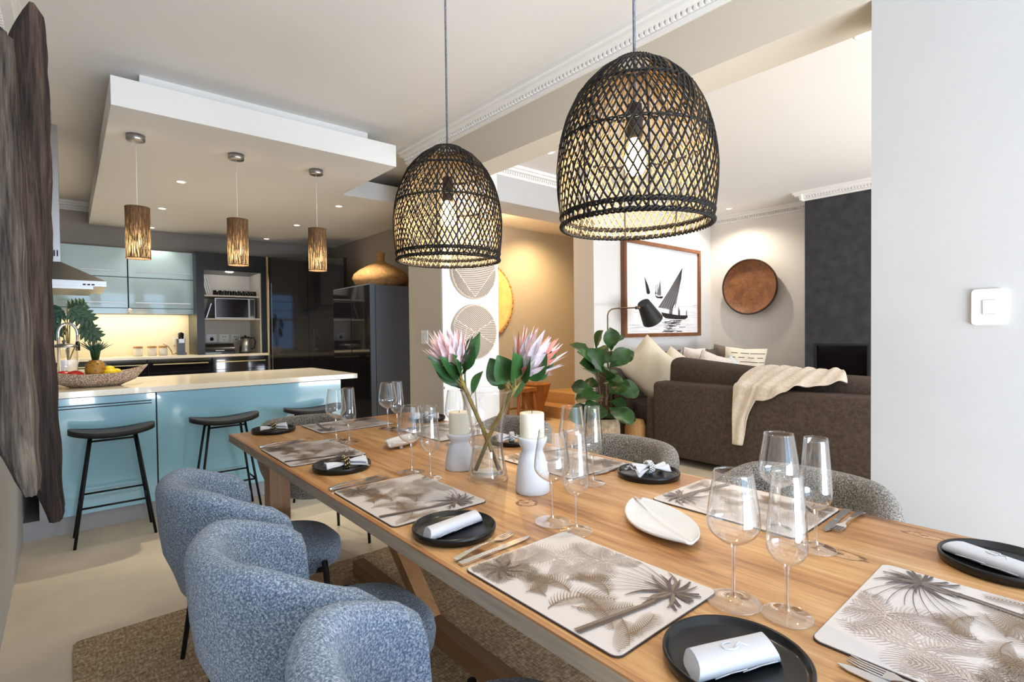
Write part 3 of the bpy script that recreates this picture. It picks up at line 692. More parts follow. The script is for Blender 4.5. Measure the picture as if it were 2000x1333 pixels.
t = thing('baking_tray', 'grey tray leaning beside the microwave on the middle shelf', 'tray', (1.345, 7.65, 1.5125)); MB().box(-.006, .006, -.1, .1, 0, .2).build('tray_sheet', 'brush', t, rot=(0, .3, 0))
for x, l in ((.645, 'white lidded canister farthest from the coffee grinder'), (.785, 'white lidded canister in the middle of the three'), (.90, 'white lidded canister next to the coffee grinder cable')):
    t = thing('canister', l, 'canister', (x, 7.75, 1.05), 0, 'white canisters on the back counter')
    MB().lathe([(.001, 0), (.045, 0), (.047, .01), (.047, .095), (.001, .095)], 20).build('jar', 'pot_white', t); MB().lathe([(.048, .095), (.048, .115), (.001, .118)], 20).build('lid', 'straw', t)
t = thing('coffee_grinder', 'small black coffee maker on the back counter below the splashback socket', 'coffee maker', (1.09, 7.74, 1.05))
MB().box(-.05, .05, -.07, .07, 0, .03).build('base', 'appl_black', t); MB().box(-.045, .045, -.0, .07, .03, .2).build('body', 'appl_black', t)
MB().lathe([(.03, 0), (.034, .07), (.001, .09)], 16, (0, 0, .2)).build('hopper', 'appl_black', t); MB().box(-.03, .03, -.06, 0, .15, .2).build('spout', 'brush', t)
tag(MB().tube([(1.04, 7.75, 1.07), (1.0, 7.76, 1.055), (.99, 7.78, 1.10), (.96, 7.8, 1.16), (.91, 7.82, 1.19)], .004, 6).build('power_cable', 'appl_black'), 'thin black power cable curling left of the coffee maker', 'cable')
# diagonal tall cupboard
t = thing('tall_cupboard', 'tall charcoal gloss corner cupboard with mirror-like doors', 'cupboard', (2.06, 7.4, 0), math.radians(-40.6))
m = MB(); m.prism([(0, .02), (1.0, .02), (1.0, .15), (.66, .50), (.32, .50), (0, .2)], 0, 2.33); m.build('body', 'dark_cab', t)
MB().box(.035, .518, 0, .02, .05, 2.33).build('door', 'dark_gloss', t); MB().box(.522, 1.0, 0, .02, .05, 2.31).build('door', 'dark_gloss', t)
MB().box(.0, .032, .0, .02, .05, 2.33).build('side_trim', 'dark_gloss', t); MB().box(.028, .038, -.004, 0, .05, 1.98).build('door_strip', 'brush', t)
t = thing('fridge', 'large dark double-door fridge with glossy black doors', 'fridge')
MB().box(2.43, 3.08, 5.0, 5.96, .02, 1.80).build('body', 'fridge_side', t)
for y0, y1 in ((5.002, 5.45), (5.458, 5.958)):
    d = MB().box(2.37, 2.425, y0, y1, .06, 1.81).build('door', 'fridge_side', t); MB().box(2.362, 2.371, y0+.008, y1-.004, .07, 1.80).build('door_glass', 'dark_gloss', d)
MB().box(2.38, 2.43, 5.0, 5.96, .0, .06).build('plinth', 'gap', t)
t = thing('gourd_basket', 'squat straw basket with a narrow neck on top of the fridge', 'basket', (2.73, 5.47, 1.812))
def gb(r, z): return (r, z)
MB().lathe([(.001, 0), (.22, 0), (.29, .04), (.32, .10), (.30, .15), (.24, .20), (.15, .25), (.075, .28), (.045, .30), (.04, .34), (.05, .40), (.042, .40), (.034, .34), (.001, .33)], 40).build('basket_body', 'straw', t)
# ------------------------------------------------------------------ pier and passage
def striped_disc(label, loc, r, regions, tone):
    t = thing('carved_wall_disc', label, 'wall decoration', loc, 0, 'carved discs on the white pier end')
    MB().lathe([(.001, 0), (r-.004, 0), (r, .006), (r, .022), (r-.006, .03), (.001, .03)], 56).xf(Matrix.Rotation(PI/2, 4, 'X')).build('disc_body', tone, t)
    m = MB(); w = .0042
    for inside, slope, sp in regions:
        # slope(x) gives z offset of a groove through x: groove k is z = k*sp + slope(x)
        for k in range(-60, 61):
            run = []
            for i in range(97):
                x = -r+2*r*i/96; z = k*sp+slope(x)
                if x*x+z*z < (r-.008)**2 and inside(x, z): run.append((x, z))
                else:
                    if len(run) > 1: strip(m, run, w)
                    run = []
            if len(run) > 1: strip(m, run, w)
    m.build('carved_groove', 'disc_line', t); return t
def strip(m, run, w):
    vs = []; fs = []
    for i, (x, z) in enumerate(run):
        a = run[max(0, i-1)]; b = run[min(len(run)-1, i+1)]; d = Vector((b[0]-a[0], b[1]-a[1])); d.normalize(); n = Vector((-d.y, d.x))*w/2
        vs += [(x+n.x, -.0308, z+n.y), (x-n.x, -.0308, z-n.y)]
    for i in range(len(run)-1): fs.append((2*i, 2*i+1, 2*i+3, 2*i+2))
    m.add(vs, fs)
q1 = lambda x, z: z < .06-1.15*(abs(x)-.02)+.30 and z > -.23+1.05*abs(x)*.9-.02 and z < .21
striped_disc('upper of two round carved discs, mostly horizontal grooves', (2.605, 3.54, 1.807), .232,
    [(lambda x, z: z > -.21+1.15*abs(x) and z < .34-1.3*abs(x), lambda x: .012*math.cos(x*9), .0155),
     (lambda x, z: z <= -.21+1.15*abs(x)-.012 and x > 0, lambda x: 1.15*x, .019), (lambda x, z: z <= -.21+1.15*abs(x)-.012 and x < 0, lambda x: -1.15*x+2.2*x*x, .019),
     (lambda x, z: z >= .34-1.3*abs(x)+.012 and x > 0, lambda x: -1.3*x, .02), (lambda x, z: z >= .34-1.3*abs(x)+.012 and x < 0, lambda x: 1.3*x, .02)], 'discs')
striped_disc('lower of two round carved discs, grooves meeting in chevrons', (2.607, 3.54, 1.298), .232,
    [(lambda x, z: z > .0+.55*abs(x), lambda x: .85*abs(x), .0165), (lambda x, z: abs(z) <= .55*abs(x)-.006 and x > 0, lambda x: 0, .0145),
     (lambda x, z: abs(z) <= .55*abs(x)-.006 and x < 0, lambda x: .25*x, .0145), (lambda x, z: z < -.55*abs(x), lambda x: -.95*abs(x), .0165)], 'discs')
def wall_switch(label, loc, w, h, rot):
    t = thing('light_switch', label, 'light switch', loc, rot)
    m = MB(); m.prism(rrect(-w/2, w/2, -h/2, h/2, .012), 0, .009); m.xf(Matrix.Rotation(PI/2, 4, 'X')).build('cover_plate', 'switch', t)
    m = MB().box(-.015, .015, -.0105, -.009, -.024, .024); m.build('switch_gap', 'plinth', t)
    MB().box(-.0135, .0135, -.0135, -.009, -.0225, .0225).build('rocker', 'switch', t)
wall_switch('white single light switch on the pale wall right of the opening', (2.3, .273, 1.363), .085, .118, -PI/2)
wall_switch('small white light switch on the beige side of the pier', (2.3, 3.815, 1.26), .10, .115, -PI/2)
t = thing('round_wall_tray', 'large round golden tray with a ragged rim, half hidden behind the pier', 'wall decoration', (4.57, 6.0, 1.75))
MB().lathe([(.001, .02), (.50, .03), (.545, .05), (.55, .02), (.55, 0), (.001, 0)], 56).xf(Matrix.Rotation(PI/2, 4, 'X')).build('tray_face', 'gold_tray', t)
m = MB(); m.tube([((.562+.012*math.sin(k*2.7))*math.cos(k*PI/80), -.03-.01*math.sin(k*1.9), (.562+.012*math.sin(k*2.7))*math.sin(k*PI/80)) for k in range(160)], [.018+.004*math.sin(k*1.3) for k in range(160)], 6, 0, True)
m.build('rim', 'straw', t)
t = thing('wooden_mortar', 'old wooden grinding mortar standing in the passage', 'mortar', (5.20, 5.55, 0))
MB().lathe([(.001, 0), (.15, 0), (.15, .04), (.11, .12), (.12, .18), (.18, .36), (.225, .52), (.235, .53), (.20, .53), (.16, .38), (.001, .30)], 28).build('mortar_body', 'mortar', t)
t = thing('wooden_stool', 'carved wooden stool beside the mortar, seen through the flower vase', 'stool', (4.74, 5.35, 0))
MB().box(-.17, .17, -.14, .14, .47, .52).build('seat', 'mortar', t)
for sx in (-1, 1):
    for sy in (-1, 1): MB().tube([(sx*.13, sy*.10, .47), (sx*.16, sy*.13, 0)], [.026, .022], 8).build('leg', 'mortar', t)
for sy in (-1, 1): MB().tube([(-.145, sy*.115, .22), (.145, sy*.115, .22)], .015, 6).build('rung', 'mortar', t)
# ------------------------------------------------------------------ living room
t = thing('framed_photograph', 'large framed black and white photograph of lateen-sailed boats on still water', 'picture', (4.964, 3.81, 1.212))
PW, PH = 1.71, 1.175
m = MB().box(0, .045, -.06, 0, 0, PH); m.box(PW-.045, PW, -.06, 0, 0, PH); m.box(.045, PW-.045, -.06, 0, 0, .045); m.box(.045, PW-.045, -.06, 0, PH-.045, PH); m.build('frame', 'walnut', t)
m = MB().box(.045, PW-.045, -.03, -.01, .045, PH-.045)
def poly(pts, mi, d=.0008): m.add([(.045+u*(PW-.09), -.03-d, .045+v*(PH-.09)) for u, v in pts], [tuple(range(len(pts)))], mi)
rr = random.Random(3)
for k in range(70):
    v = .02+.34*rr.random()**1.3; u = rr.random(); L = .03+.14*rr.random(); poly([(u, v), (min(1, u+L), v+.001), (min(1, u+L), v+.005), (u, v+.004)], 3, .0004)
poly([(.765, .80), (.70, .70), (.60, .55), (.48, .385), (.415, .30), (.52, .29), (.60, .275), (.665, .36), (.71, .50), (.745, .66)], 2)
for k in range(7):
    a = k/6; poly([(.765-.02*a, .80-.12*a), (.43+.22*a, .30), (.437+.22*a, .30), (.77-.02*a, .79-.12*a)], 1, .0012)
poly([(.61, .26), (.617, .26), (.66, .42), (.654, .42)], 1, .0014)
poly([(.46, .245), (.53, .235), (.70, .215), (.84, .215), (.845, .19), (.80, .165), (.66, .165), (.52, .175), (.475, .205)], 1, .0014)
for u, h in ((.57, .07), (.585, .09), (.70, .11), (.715, .08), (.82, .07), (.60, .12)): poly([(u, .215), (u+.013, .215), (u+.011, .215+h*.75), (u+.006, .215+h), (u+.001, .215+h*.75)], 1, .0016)
for k in range(46):
    u = .47+.25*rr.random(); v = .005+.15*rr.random(); L = .02+.10*rr.random(); poly([(u, v), (u+L, v), (u+L, v+.007), (u, v+.007)], 1 if k % 3 else 2, .0012)
poly([(.235, .655), (.26, .60), (.285, .55), (.31, .475), (.265, .46)], 1); poly([(.262, .465), (.312, .475), (.30, .45), (.275, .448)], 1, .0014)
poly([(.445, .63), (.43, .55), (.40, .46), (.42, .44), (.46, .45), (.455, .54)], 2); poly([(.37, .45), (.385, .50), (.40, .46)], 2); poly([(.37, .44), (.42, .425), (.48, .435), (.485, .42), (.46, .405), (.40, .41)], 1, .0014)
for u in (.385, .41, .44): poly([(u, .43), (u+.006, .43), (u+.006, .56+.5*(u-.385)), (u, .56+.5*(u-.385))], 1, .0012)
m.build('photo_print', ['paper', 'ink', 'ink2', 'ink3'], t)
t = thing('wooden_wall_bowl', 'round dark old wooden bowl hung on the wall as decoration', 'wall decoration', (7.055, 3.215, 1.865))
def wb(r, z): return (r, z)
pr = [(.001, .035), (.12, .032), (.24, .036), (.315, .055), (.345, .095), (.36, .105), (.372, .10), (.368, .07), (.30, .02), (.18, .0), (.001, 0)]
mm = MB().lathe(pr, 56); mm.v = [(x*(1+.02*math.sin(3*math.atan2(y, x))), y, z) for x, y, z in mm.v]
mm.xf(Matrix.Rotation(-PI/2, 4, 'Y')).build('bowl_body', 'bowl_wood', t)
m = MB(); m.tube([(-.103, .362*math.cos(k*PI/30), .365*math.sin(k*PI/30)) for k in range(60)], .011, 6, 0, True); m.build('rim', 'bowl_rim', t)
def sofa_piece(mb, name, t, mat='sofa'): return mb.build(name, mat, t, weld=True)
t = thing('sofa', 'long dark brown-grey sofa seen from behind, throw over its back', 'sofa')
sofa_piece(MB().rbox(4.39, 4.62, .45, 3.0, .07, .79, .05), 'backrest', t)
sofa_piece(MB().rbox(4.42, 5.32, 3.0, 3.10, .07, .63, .035), 'armrest', t)
sofa_piece(MB().rbox(4.60, 5.30, .45, 3.0, .07, .30, .03), 'base', t)
for y0, y1 in ((2.05, 2.98), (1.06, 2.03), (.47, 1.04)):
    sofa_piece(MB().rbox(4.63, 5.30, y0, y1, .30, .45, .05, 0, .02), 'seat_cushion', t)
    o = sofa_piece(MB().rbox(-.11, .11, -(y1-y0)/2, (y1-y0)/2, -.27, .27, .09, 0, .03), 'back_cushion', t); o.location = (4.73, (y0+y1)/2, .72 if y0 > 2 else .655); o.rotation_euler = (.085 if y0 > 2 else .02, -.06, 0)
for x in (4.46, 5.22):
    for y in (.6, 2.9): MB().box(x, x+.05, y, y+.05, 0, .07).build('foot', 'black_metal', t)
t = thing('sofa', 'matching dark sofa section along the wall under the framed photograph', 'sofa')
sofa_piece(MB().rbox(4.48, 6.98, 3.56, 3.77, .07, .88, .05), 'backrest', t)
sofa_piece(MB().rbox(4.48, 4.61, 3.36, 3.56, .07, .74, .05), 'armrest', t)
sofa_piece(MB().rbox(4.61, 6.75, 3.16, 3.56, .07, .52, .05), 'seat_cushion', t)
sofa_piece(MB().rbox(6.12, 6.75, 2.45, 3.155, .07, .52, .05), 'seat_cushion', t)
sofa_piece(MB().rbox(6.75, 6.98, 2.45, 3.52, .07, .80, .05), 'armrest', t)
def cushion(label, loc, w, h, rot, mat, thick=.10, dash=False):
    t = thing('cushion', label, 'cushion', loc, 0)
    def f(sg):
        def g(u, v):
            a, b = 2*u-1, 2*v-1; k = (1-a**4)*(1-b**4); pinch = 1-.07*(1-abs(a*b))*(max(abs(a), abs(b))**6)
            return (a*w/2*pinch, sg*(thick*.62*k**.6+.004)+.006*math.sin(7*a+5*b)*k, b*h/2*pinch)
        return g
    m = MB().grid(f(-1), 15, 15).grid(f(1), 15, 15)
    o = m.build('cushion_cover', mat, t, rot=rot, weld=True)
    if dash:
        d = MB()
        for i in range(8):
            for k in range(4):
                a = -.85+.45*k+.1*(i % 2); b = -.8+.22*i; L = .3+.1*((i*k) % 3); d.grid(lambda u, v: (lambda p: (p[0], p[1]-.002, p[2]))(f(-1)((a+L*u+1)/2, (b+.035*v+1)/2)), 6, 2)
        d.build('stripe_print', 'dash', o)
    return t
cushion('large plump cream cushion standing on its corner against the sofa arm', (4.83, 3.33, .885), .52, .52, (.1, .74, -1.0), 'cush_cream', .10)
cushion('smaller cream cushion tucked behind the back cushion, right of the large cream one', (5.14, 3.20, .83), .42, .42, (.15, .6, -.8), 'cush_cream', .09)
cushion('dark brown cushion against the wall behind the cream cushions', (5.37, 3.45, .80), .46, .52, (.12, .0, -.02), 'cush_dark', .08)
cushion('fluffy cream wool cushion left of the creased one', (5.85, 3.42, .81), .46, .54, (.15, .05, -.05), 'cush_fluff', .10)
cushion('creased pale cream cushion tilted between the fluffy and plum cushions', (5.72, 3.10, .79), .42, .46, (.25, .30, -.5), 'cush_fluff', .10)
cushion('dark plum brown cushion behind the striped cushion', (6.25, 3.43, .80), .36, .52, (.12, .05, -.1), 'cush_dark', .09)
cushion('taupe cushion poking up highest at the back corner', (6.58, 3.34, .83), .40, .5, (.1, .15, -.85), 'cush_taupe', .08)
cushion('small pale grey cushion with one corner up, in front of the striped cushion', (5.98, 2.99, .77), .32, .32, (.3, .75, -.7), 'cush_grey', .08)
cushion('cream cushion with rows of dark dashes', (6.46, 3.05, .82), .50, .50, (.18, .06, -.85), 'cush_cream', .10, True)
# throw
t = thing('throw_blanket', 'oatmeal knitted throw draped over the sofa back with one end hanging down', 'throw')
TP = [Vector(p) for p in ((4.88, .82), (4.84, .90), (4.78, .945), (4.70, .955), (4.62, .93), (4.53, .88), (4.45, .83), (4.395, .82), (4.372, .79), (4.368, .30))]
def thr(u, v):
    end = .44+.10*smooth01(u/.3)+.11*smooth01((u-.25)/.35)+.06*smooth01((u-.5)/.2)+.40*smooth01((u-.74)/.10)
    start = .10*smooth01((u-.4)/.5)
    q = start+(end-start)*v; d = 0; w_ = smooth01(q/.5); y = (1.50+.48*u)*(1-w_)+(1.33+.83*u)*w_; P = TP[-1]
    for a, b in zip(TP, TP[1:]):
        L = (b-a).length
        if q <= d+L: P = a.lerp(b, (q-d)/L); break
        d += L
    rip = .5+.35*math.sin(u*15+v*2.6)*math.cos(u*7-v*3.1)+.25*math.sin(u*38-v*6+1.5*math.sin(v*5))
    k = smooth01((q-.62)/.3); y = y+(.045-.30*(u-.86))*k*(1 if u > .72 else .3)
    return (P.x-.022*rip*smooth01((q-.5)/.2), y, P.y+.030*rip*(1-smooth01((q-.6)/.1)))
MB().grid(thr, 100, 60).build('blanket_cloth', 'throw', t)
o = t.children[0]; sm = o.modifiers.new('solid', 'SOLIDIFY'); sm.thickness = .008
t = thing('floor_lamp', 'bronze reading floor lamp with a black tilted shade in front of the photograph', 'floor lamp', (4.36, 3.52, 0))
MB().lathe([(.001, 0), (.10, 0), (.10, .015), (.02, .025), (.001, .025)], 28).build('base', 'bronze', t)
MB().tube([(0, 0, .02), (0, 0, 1.46), (.015, -.005, 1.50), (.05, -.015, 1.525), (.12, -.025, 1.535), (.60, -.10, 1.555)], .008, 8).build('pole', 'bronze', t)
MB().tube([(.40, -.07, 1.545), (.62, -.10, 1.556)], .017, 8).build('arm_sleeve', 'bronze', t)
ax = Vector((.205, 0, -.225)).normalized()
m = MB().lathe([(.07, 0), (.118, .26)], 32, smooth=True); m.lathe([(.068, 0), (.116, .26)], 32); m.lathe([(.001, .0), (.07, 0)], 32)
m.xf(Matrix.Translation((.50, -.10, 1.60)) @ ax.to_track_quat('Z', 'Y').to_matrix().to_4x4()).build('lamp_shade', 'lamp_black', t)
# fig plant
t = thing('fiddle_leaf_fig', 'fiddle-leaf fig in a rough stone pot beside the sofa', 'potted plant', (4.05, 3.34, 0))
MB().lathe([(.001, 0), (.14, 0), (.165, .12), (.172, .30), (.165, .43), (.15, .43), (.15, .40), (.001, .40)], 32).build('pot', 'potm', t)
MB().lathe([(.001, .402), (.15, .40)], 20).build('soil', 'soil', t)
m = MB(); tr = MB(); rr = random.Random(11)
for b, top in (((-.02, 0), (-.07, .03, 1.02)), ((.03, .02), (.10, -.04, 1.08)), ((0, -.03), (.02, -.02, .85))):
    tr.tube([(b[0], b[1], .39), ((b[0]+top[0])/2+.015, (b[1]+top[1])/2, .7), top], [.011, .009, .006], 7)
    n = 11
    for i in range(n):
        k = i/(n-1); z = .46+(top[2]-.42)*k; px = b[0]+(top[0]-b[0])*k; py = b[1]+(top[1]-b[1])*k
        a = i*2.4+b[0]*40+rr.uniform(-.3, .3); L = rr.uniform(.24, .34)*(1-.15*k); el = -.25+1.1*k+rr.uniform(-.25, .25)
        d = Vector((math.cos(a)*math.cos(el), math.sin(a)*math.cos(el), math.sin(el)))
        p0 = Vector((px, py, z)); p1 = p0+d*.05; leafmesh(m, p1, p1+d*L, L*.72, 0, .22, 'fig', Vector((-.45+rr.uniform(-.4, .4), -.55+rr.uniform(-.4, .4), .65)), 10, .22); tr.tube([p0, p1+d*.02], .003, 5)
m.build('foliage', 'leaf', t); tr.build('trunk', 'bark', t)
t = thing('pouf', 'round tan woven pouf between the fig pot and the sofa', 'pouf', (4.45, 3.235, 0))
MB().lathe([(.001, 0), (.08, 0), (.108, .06), (.115, .18), (.108, .30), (.08, .37), (.001, .385)], 32).build('pouf_body', 'pouf', t)
t = thing('fireplace_insert', 'black glass-fronted fireplace in the charcoal chimney breast', 'fireplace')
m = MB().box(6.545, 6.56, 1.73, 1.75, .60, 1.12); m.box(6.545, 6.56, 2.25, 2.27, .60, 1.12); m.box(6.545, 6.56, 1.75, 2.25, 1.10, 1.12); m.box(6.545, 6.56, 1.75, 2.25, .60, .62); m.build('frame', 'gap', t)
MB().box(6.585, 6.597, 1.73, 2.27, .60, 1.12).build('glass_front', 'screen', t)
# ------------------------------------------------------------------ weathered wall planks
def plank(label, y0, y1, edges, mat, seed, lean=0):
    # edges: list of (z, xl, xr) from the top down
    t = thing('weathered_plank', label, 'wall sculpture', (0, 0, 0), 0, 'weathered hull planks on the left wall')
    rr = random.Random(seed); ph = [rr.uniform(0, 6) for _ in range(6)]; m = MB(); vs = []; fs = []; n = 18
    E_ = []
    for (a, b) in zip(edges, edges[1:]):
        for k in range(8): E_.append(tuple(a[i]+(b[i]-a[i])*k/8 for i in range(3)))
    E_.append(edges[-1])
    for z, xl, xr in E_:
        for k in range(n):
            a = 2*PI*k/n; c, s_ = math.cos(a), math.sin(a); cx, hw = (xl+xr)/2, (xr-xl)/2; ym, hy = (y0+y1)/2, (y1-y0)/2
            X = cx+hw*math.copysign(abs(c)**.45, c); Y = ym+hy*math.copysign(abs(s_)**.45, s_)
            g = .010*math.sin(9*a+ph[0]+z*1.3)+.005*math.sin(17*a+ph[1]+2.2*z)
            X = X+g*c*.6+.003*math.sin(z*23+ph[2]+a) ; Y = Y+g*s_+.006*math.sin(z*5+ph[3])
            vs.append((max(X, -.238), Y, z))
    L = len(E_)
    for i in range(L-1):
        for k in range(n): fs.append((i*n+k, i*n+(k+1) % n, (i+1)*n+(k+1) % n, (i+1)*n+k))
    fs += [tuple(range(n)), tuple((L-1)*n+k for k in range(n))[::-1]]
    m.add(vs, fs, 0, True).build('plank_body', mat, t); return t
plank('nearer grey weathered hull plank with rounded lower tip on the left wall', 2.29, 2.50, [(2.275, -.20, -.135), (2.262, -.225, -.115), (1.89, -.236, -.108), (1.40, -.236, -.093), (1.05, -.235, -.086), (.93, -.18, -.084), (.83, -.14, -.084), (.78, -.115, -.092)], 'drift', 4)
plank('farther dark weathered hull plank reaching higher and lower on the left wall', 2.69, 2.88, [(2.57, -.095, -.072), (2.54, -.11, -.05), (2.43, -.15, -.042), (2.01, -.2, -.038), (1.41, -.2, -.045), (1.01, -.2, -.034), (.80, -.15, -.030), (.71, -.118, -.028), (.60, -.078, -.026), (.57, -.068, -.034)], 'drift2', 9)
# ------------------------------------------------------------------ dining area
tag(MB().prism(rrect(-.01, 2.26, -1.2, 2.84, .03), 0, .014).build('jute_rug', 'jute'), 'brown woven jute rug under the dining table', 'rug')
t = thing('dining_table', 'long oak dining table laid for a meal', 'dining table')
m = MB().box(.662, 1.775, -.03, 3.18, .745, .75)
rr = random.Random(2)
for kx, ky, L, Wd in ((1.415, .435, .085, .022), (1.70, .325, .07, .016), (1.105, 1.225, .05, .030), (1.33, 1.95, .05, .018), (.95, 2.75, .05, .016)):
    def ring(f, z, wob): return [(kx+Wd*f*math.cos(a*PI/11)*(1+wob*rr.uniform(-1, 1)), ky+L*.6*f*math.sin(a*PI/11)*(1+wob*rr.uniform(-1, 1)), z) for a in range(22)]
    for f, z, mi in ((1.15, .75006, 1), (.92, .75009, 2), (.22, .75012, 1)): m.add(ring(f, z, .14), [tuple(range(22))], mi)
    for k in range(5):
        a, b = rr.uniform(-.6, .6), rr.uniform(-.5, .5); x = kx+Wd*a; y = ky+L*b*.5; m.add([(x, y, .75011), (x+.0015, y, .75011), (x+.0045, y+L*.35, .75011), (x+.002, y+L*.33, .75011)], [(0, 1, 2, 3)], 1)
m.build('tabletop', ['table', 'knot_dark', 'knot_pale'], t)
MB().box(.662, 1.775, -.03, 3.18, .71, .745).build('tabletop_edge', 'tedge', t)
for x in (.70, 1.645):
    for y in (.32, 2.56): MB().box(x, x+.09, y, y+.09, 0.014, .71).build('leg', 'tleg', t)
MB().box(1.12, 1.18, .35, 2.62, .0145, .095).build('stretcher', 'tbeam', t)
for y in (.34, 2.58): MB().box(.79, 1.645, y, y+.05, .60, .71).build('apron', 'tleg', t)
for yb, yt in ((1.87, 2.60), (1.02, .36)):
    m = MB(); a = [(1.115, yb, .095), (1.185, yb, .095), (1.185, yb+.09, .095), (1.115, yb+.09, .095)]; b = [(x, y-yb+yt, .71) for x, y, z in a]
    m.add(a+b, [(0, 1, 5, 4), (1, 2, 6, 5), (2, 3, 7, 6), (3, 0, 4, 7), (0, 3, 2, 1), (4, 5, 6, 7)]).build('brace', 'tleg', t)
def chair(label, mat):
    t = thing('dining_chair', label, 'chair', (0, 0, 0), 0)
    N = 56; K = 22; m = MB(); vs = []; fs = []
    def path(s):                       # s in -1..1, from one arm front round the back to the other
        a = s*2.02; lim = PI/2
        if abs(a) <= lim: return (-.245*abs(math.cos(a))**.86-.01, .262*math.copysign(abs(math.sin(a))**.9, a)), 0
        e = (abs(a)-lim)/(2.02-lim); return (-.01+.07*e, math.copysign(.262-.012*e*e, a)), e
    P = [path(-1+2*i/(N-1)) for i in range(N)]
    for i in range(N):
        (x, y), e = P[i]; s_ = abs(-1+2*i/(N-1))
        A, B = Vector(P[max(0, i-1)][0]), Vector(P[min(N-1, i+1)][0]); d = (B-A).normalized(); nrm = Vector((d.y, -d.x))
        if nrm.dot(Vector((x, y))) < 0: nrm = -nrm
        top = .768-.145*max(0, (s_-.36)/.64)**1.35; top -= .16*max(0, (e-.70)/.30)**2.2
        th = .043*(1-.10*s_); endk = math.sqrt(max(0.0, 1-max(0, (e-.80)/.20)**2)) if e > .8 else 1; th = max(.004, th*endk)
        zb = .355+.03*e; h = top-zb
        for k in range(K):
            if k < 9: a = PI*k/8; u = math.cos(a)*th; z = top-th+math.sin(a)*th     # rounded rim, outside to inside
            elif k < 13: u = -th; z = top-th-(h-th-.02)*(k-8)/4
            elif k < 18: a = PI*(k-13)/4; u = -math.cos(a)*th; z = zb+.02-math.sin(a)*.02
            else: u = th; z = zb+.02+(h-th-.02)*(k-17)/5
            lean = .018*smooth01((z-.40)/.38)*(1-.6*s_)-.05*(1-smooth01((z-.355)/.20))*(1-.3*e)
            vs.append((x+nrm.x*(u+lean), y+nrm.y*(u+lean), z))
    for i in range(N-1):
        for k in range(K): fs.append((i*K+k, i*K+(k+1) % K, (i+1)*K+(k+1) % K, (i+1)*K+k))
    fs += [tuple(range(K)), tuple((N-1)*K+k for k in range(K))[::-1]]
    m.add(vs, fs, 0, True).build('backrest', mat, t, weld=True)
    def seat(u, v):
        a = 2*PI*u; k = [.0, .6, .9, .985, 1.0, .985, .92, .7, .35, 0][int(round(v*9))]; z = [.365, .365, .37, .39, .42, .445, .462, .472, .476, .477][int(round(v*9))]
        c, s_ = math.cos(a), math.sin(a); X = .27*k*math.copysign(abs(c)**.8, c)+.045; Y = .225*k*math.copysign(abs(s_)**.8, s_); Y *= 1+.06*max(0, c)
        return (X, Y, z)
    MB().grid(seat, 48, 10, 0, True, True).build('seat', mat, t, weld=True)
    for sx, sy in ((1, 1), (1, -1), (-1, 1), (-1, -1)):
        if sx > 0: pts = [(.175, sy*.252, .435), (.18, sy*.253, .40), (.20, sy*.262, .0)]
        else: pts = [(-.165, sy*.205, .40), (-.17, sy*.208, .34), (-.215, sy*.235, 0)]
        l = MB().tube(pts, [.0115, .0115, .009], 10).build('leg', 'black_metal', t)
        if sx > 0: MB().tube([(.176, sy*.25, .405), (.165, sy*.20, .385)], .010, 8).build('bracket', 'black_metal', l)
    return t
G1 = 'chairs on the window side of the table'
A_ = chair('grey tub chair coloured by blue dusk light, nearest the camera, only its rounded back showing', 'blue'); A_.location = (.555, .765, 0); A_['group'] = 'blue-grey tub chairs'
A_.location.z = .0148
dup(A_, (.515, 1.425, .0148), 0, 'grey tub chair coloured by blue dusk light, in the middle of the three along the near side', 'blue-grey tub chairs')
dup(A_, (.535, 2.17, .0148), 0, 'grey tub chair coloured by blue dusk light, with its back legs on the bare floor, farthest of the three', 'blue-grey tub chairs')
B_ = chair('grey tub chair against the right wall, behind the flute and cutlery', 'greyb'); B_.location = (1.825, .715, .0148); B_.rotation_euler = (0, 0, PI); B_['group'] = 'grey tub chairs'
dup(B_, (1.825, 1.50, .0148), PI, 'grey tub chair between table and sofa, beside the plate with the beaded napkin', 'grey tub chairs')
dup(B_, (1.825, 2.29, .0148), PI, 'grey tub chair seen between the two candles, behind the vase', 'grey tub chairs')
dup(B_, (1.13, 3.20, .0), -PI/2, 'grey tub chair at the far head of the table, below the right bar stool', 'grey tub chairs')
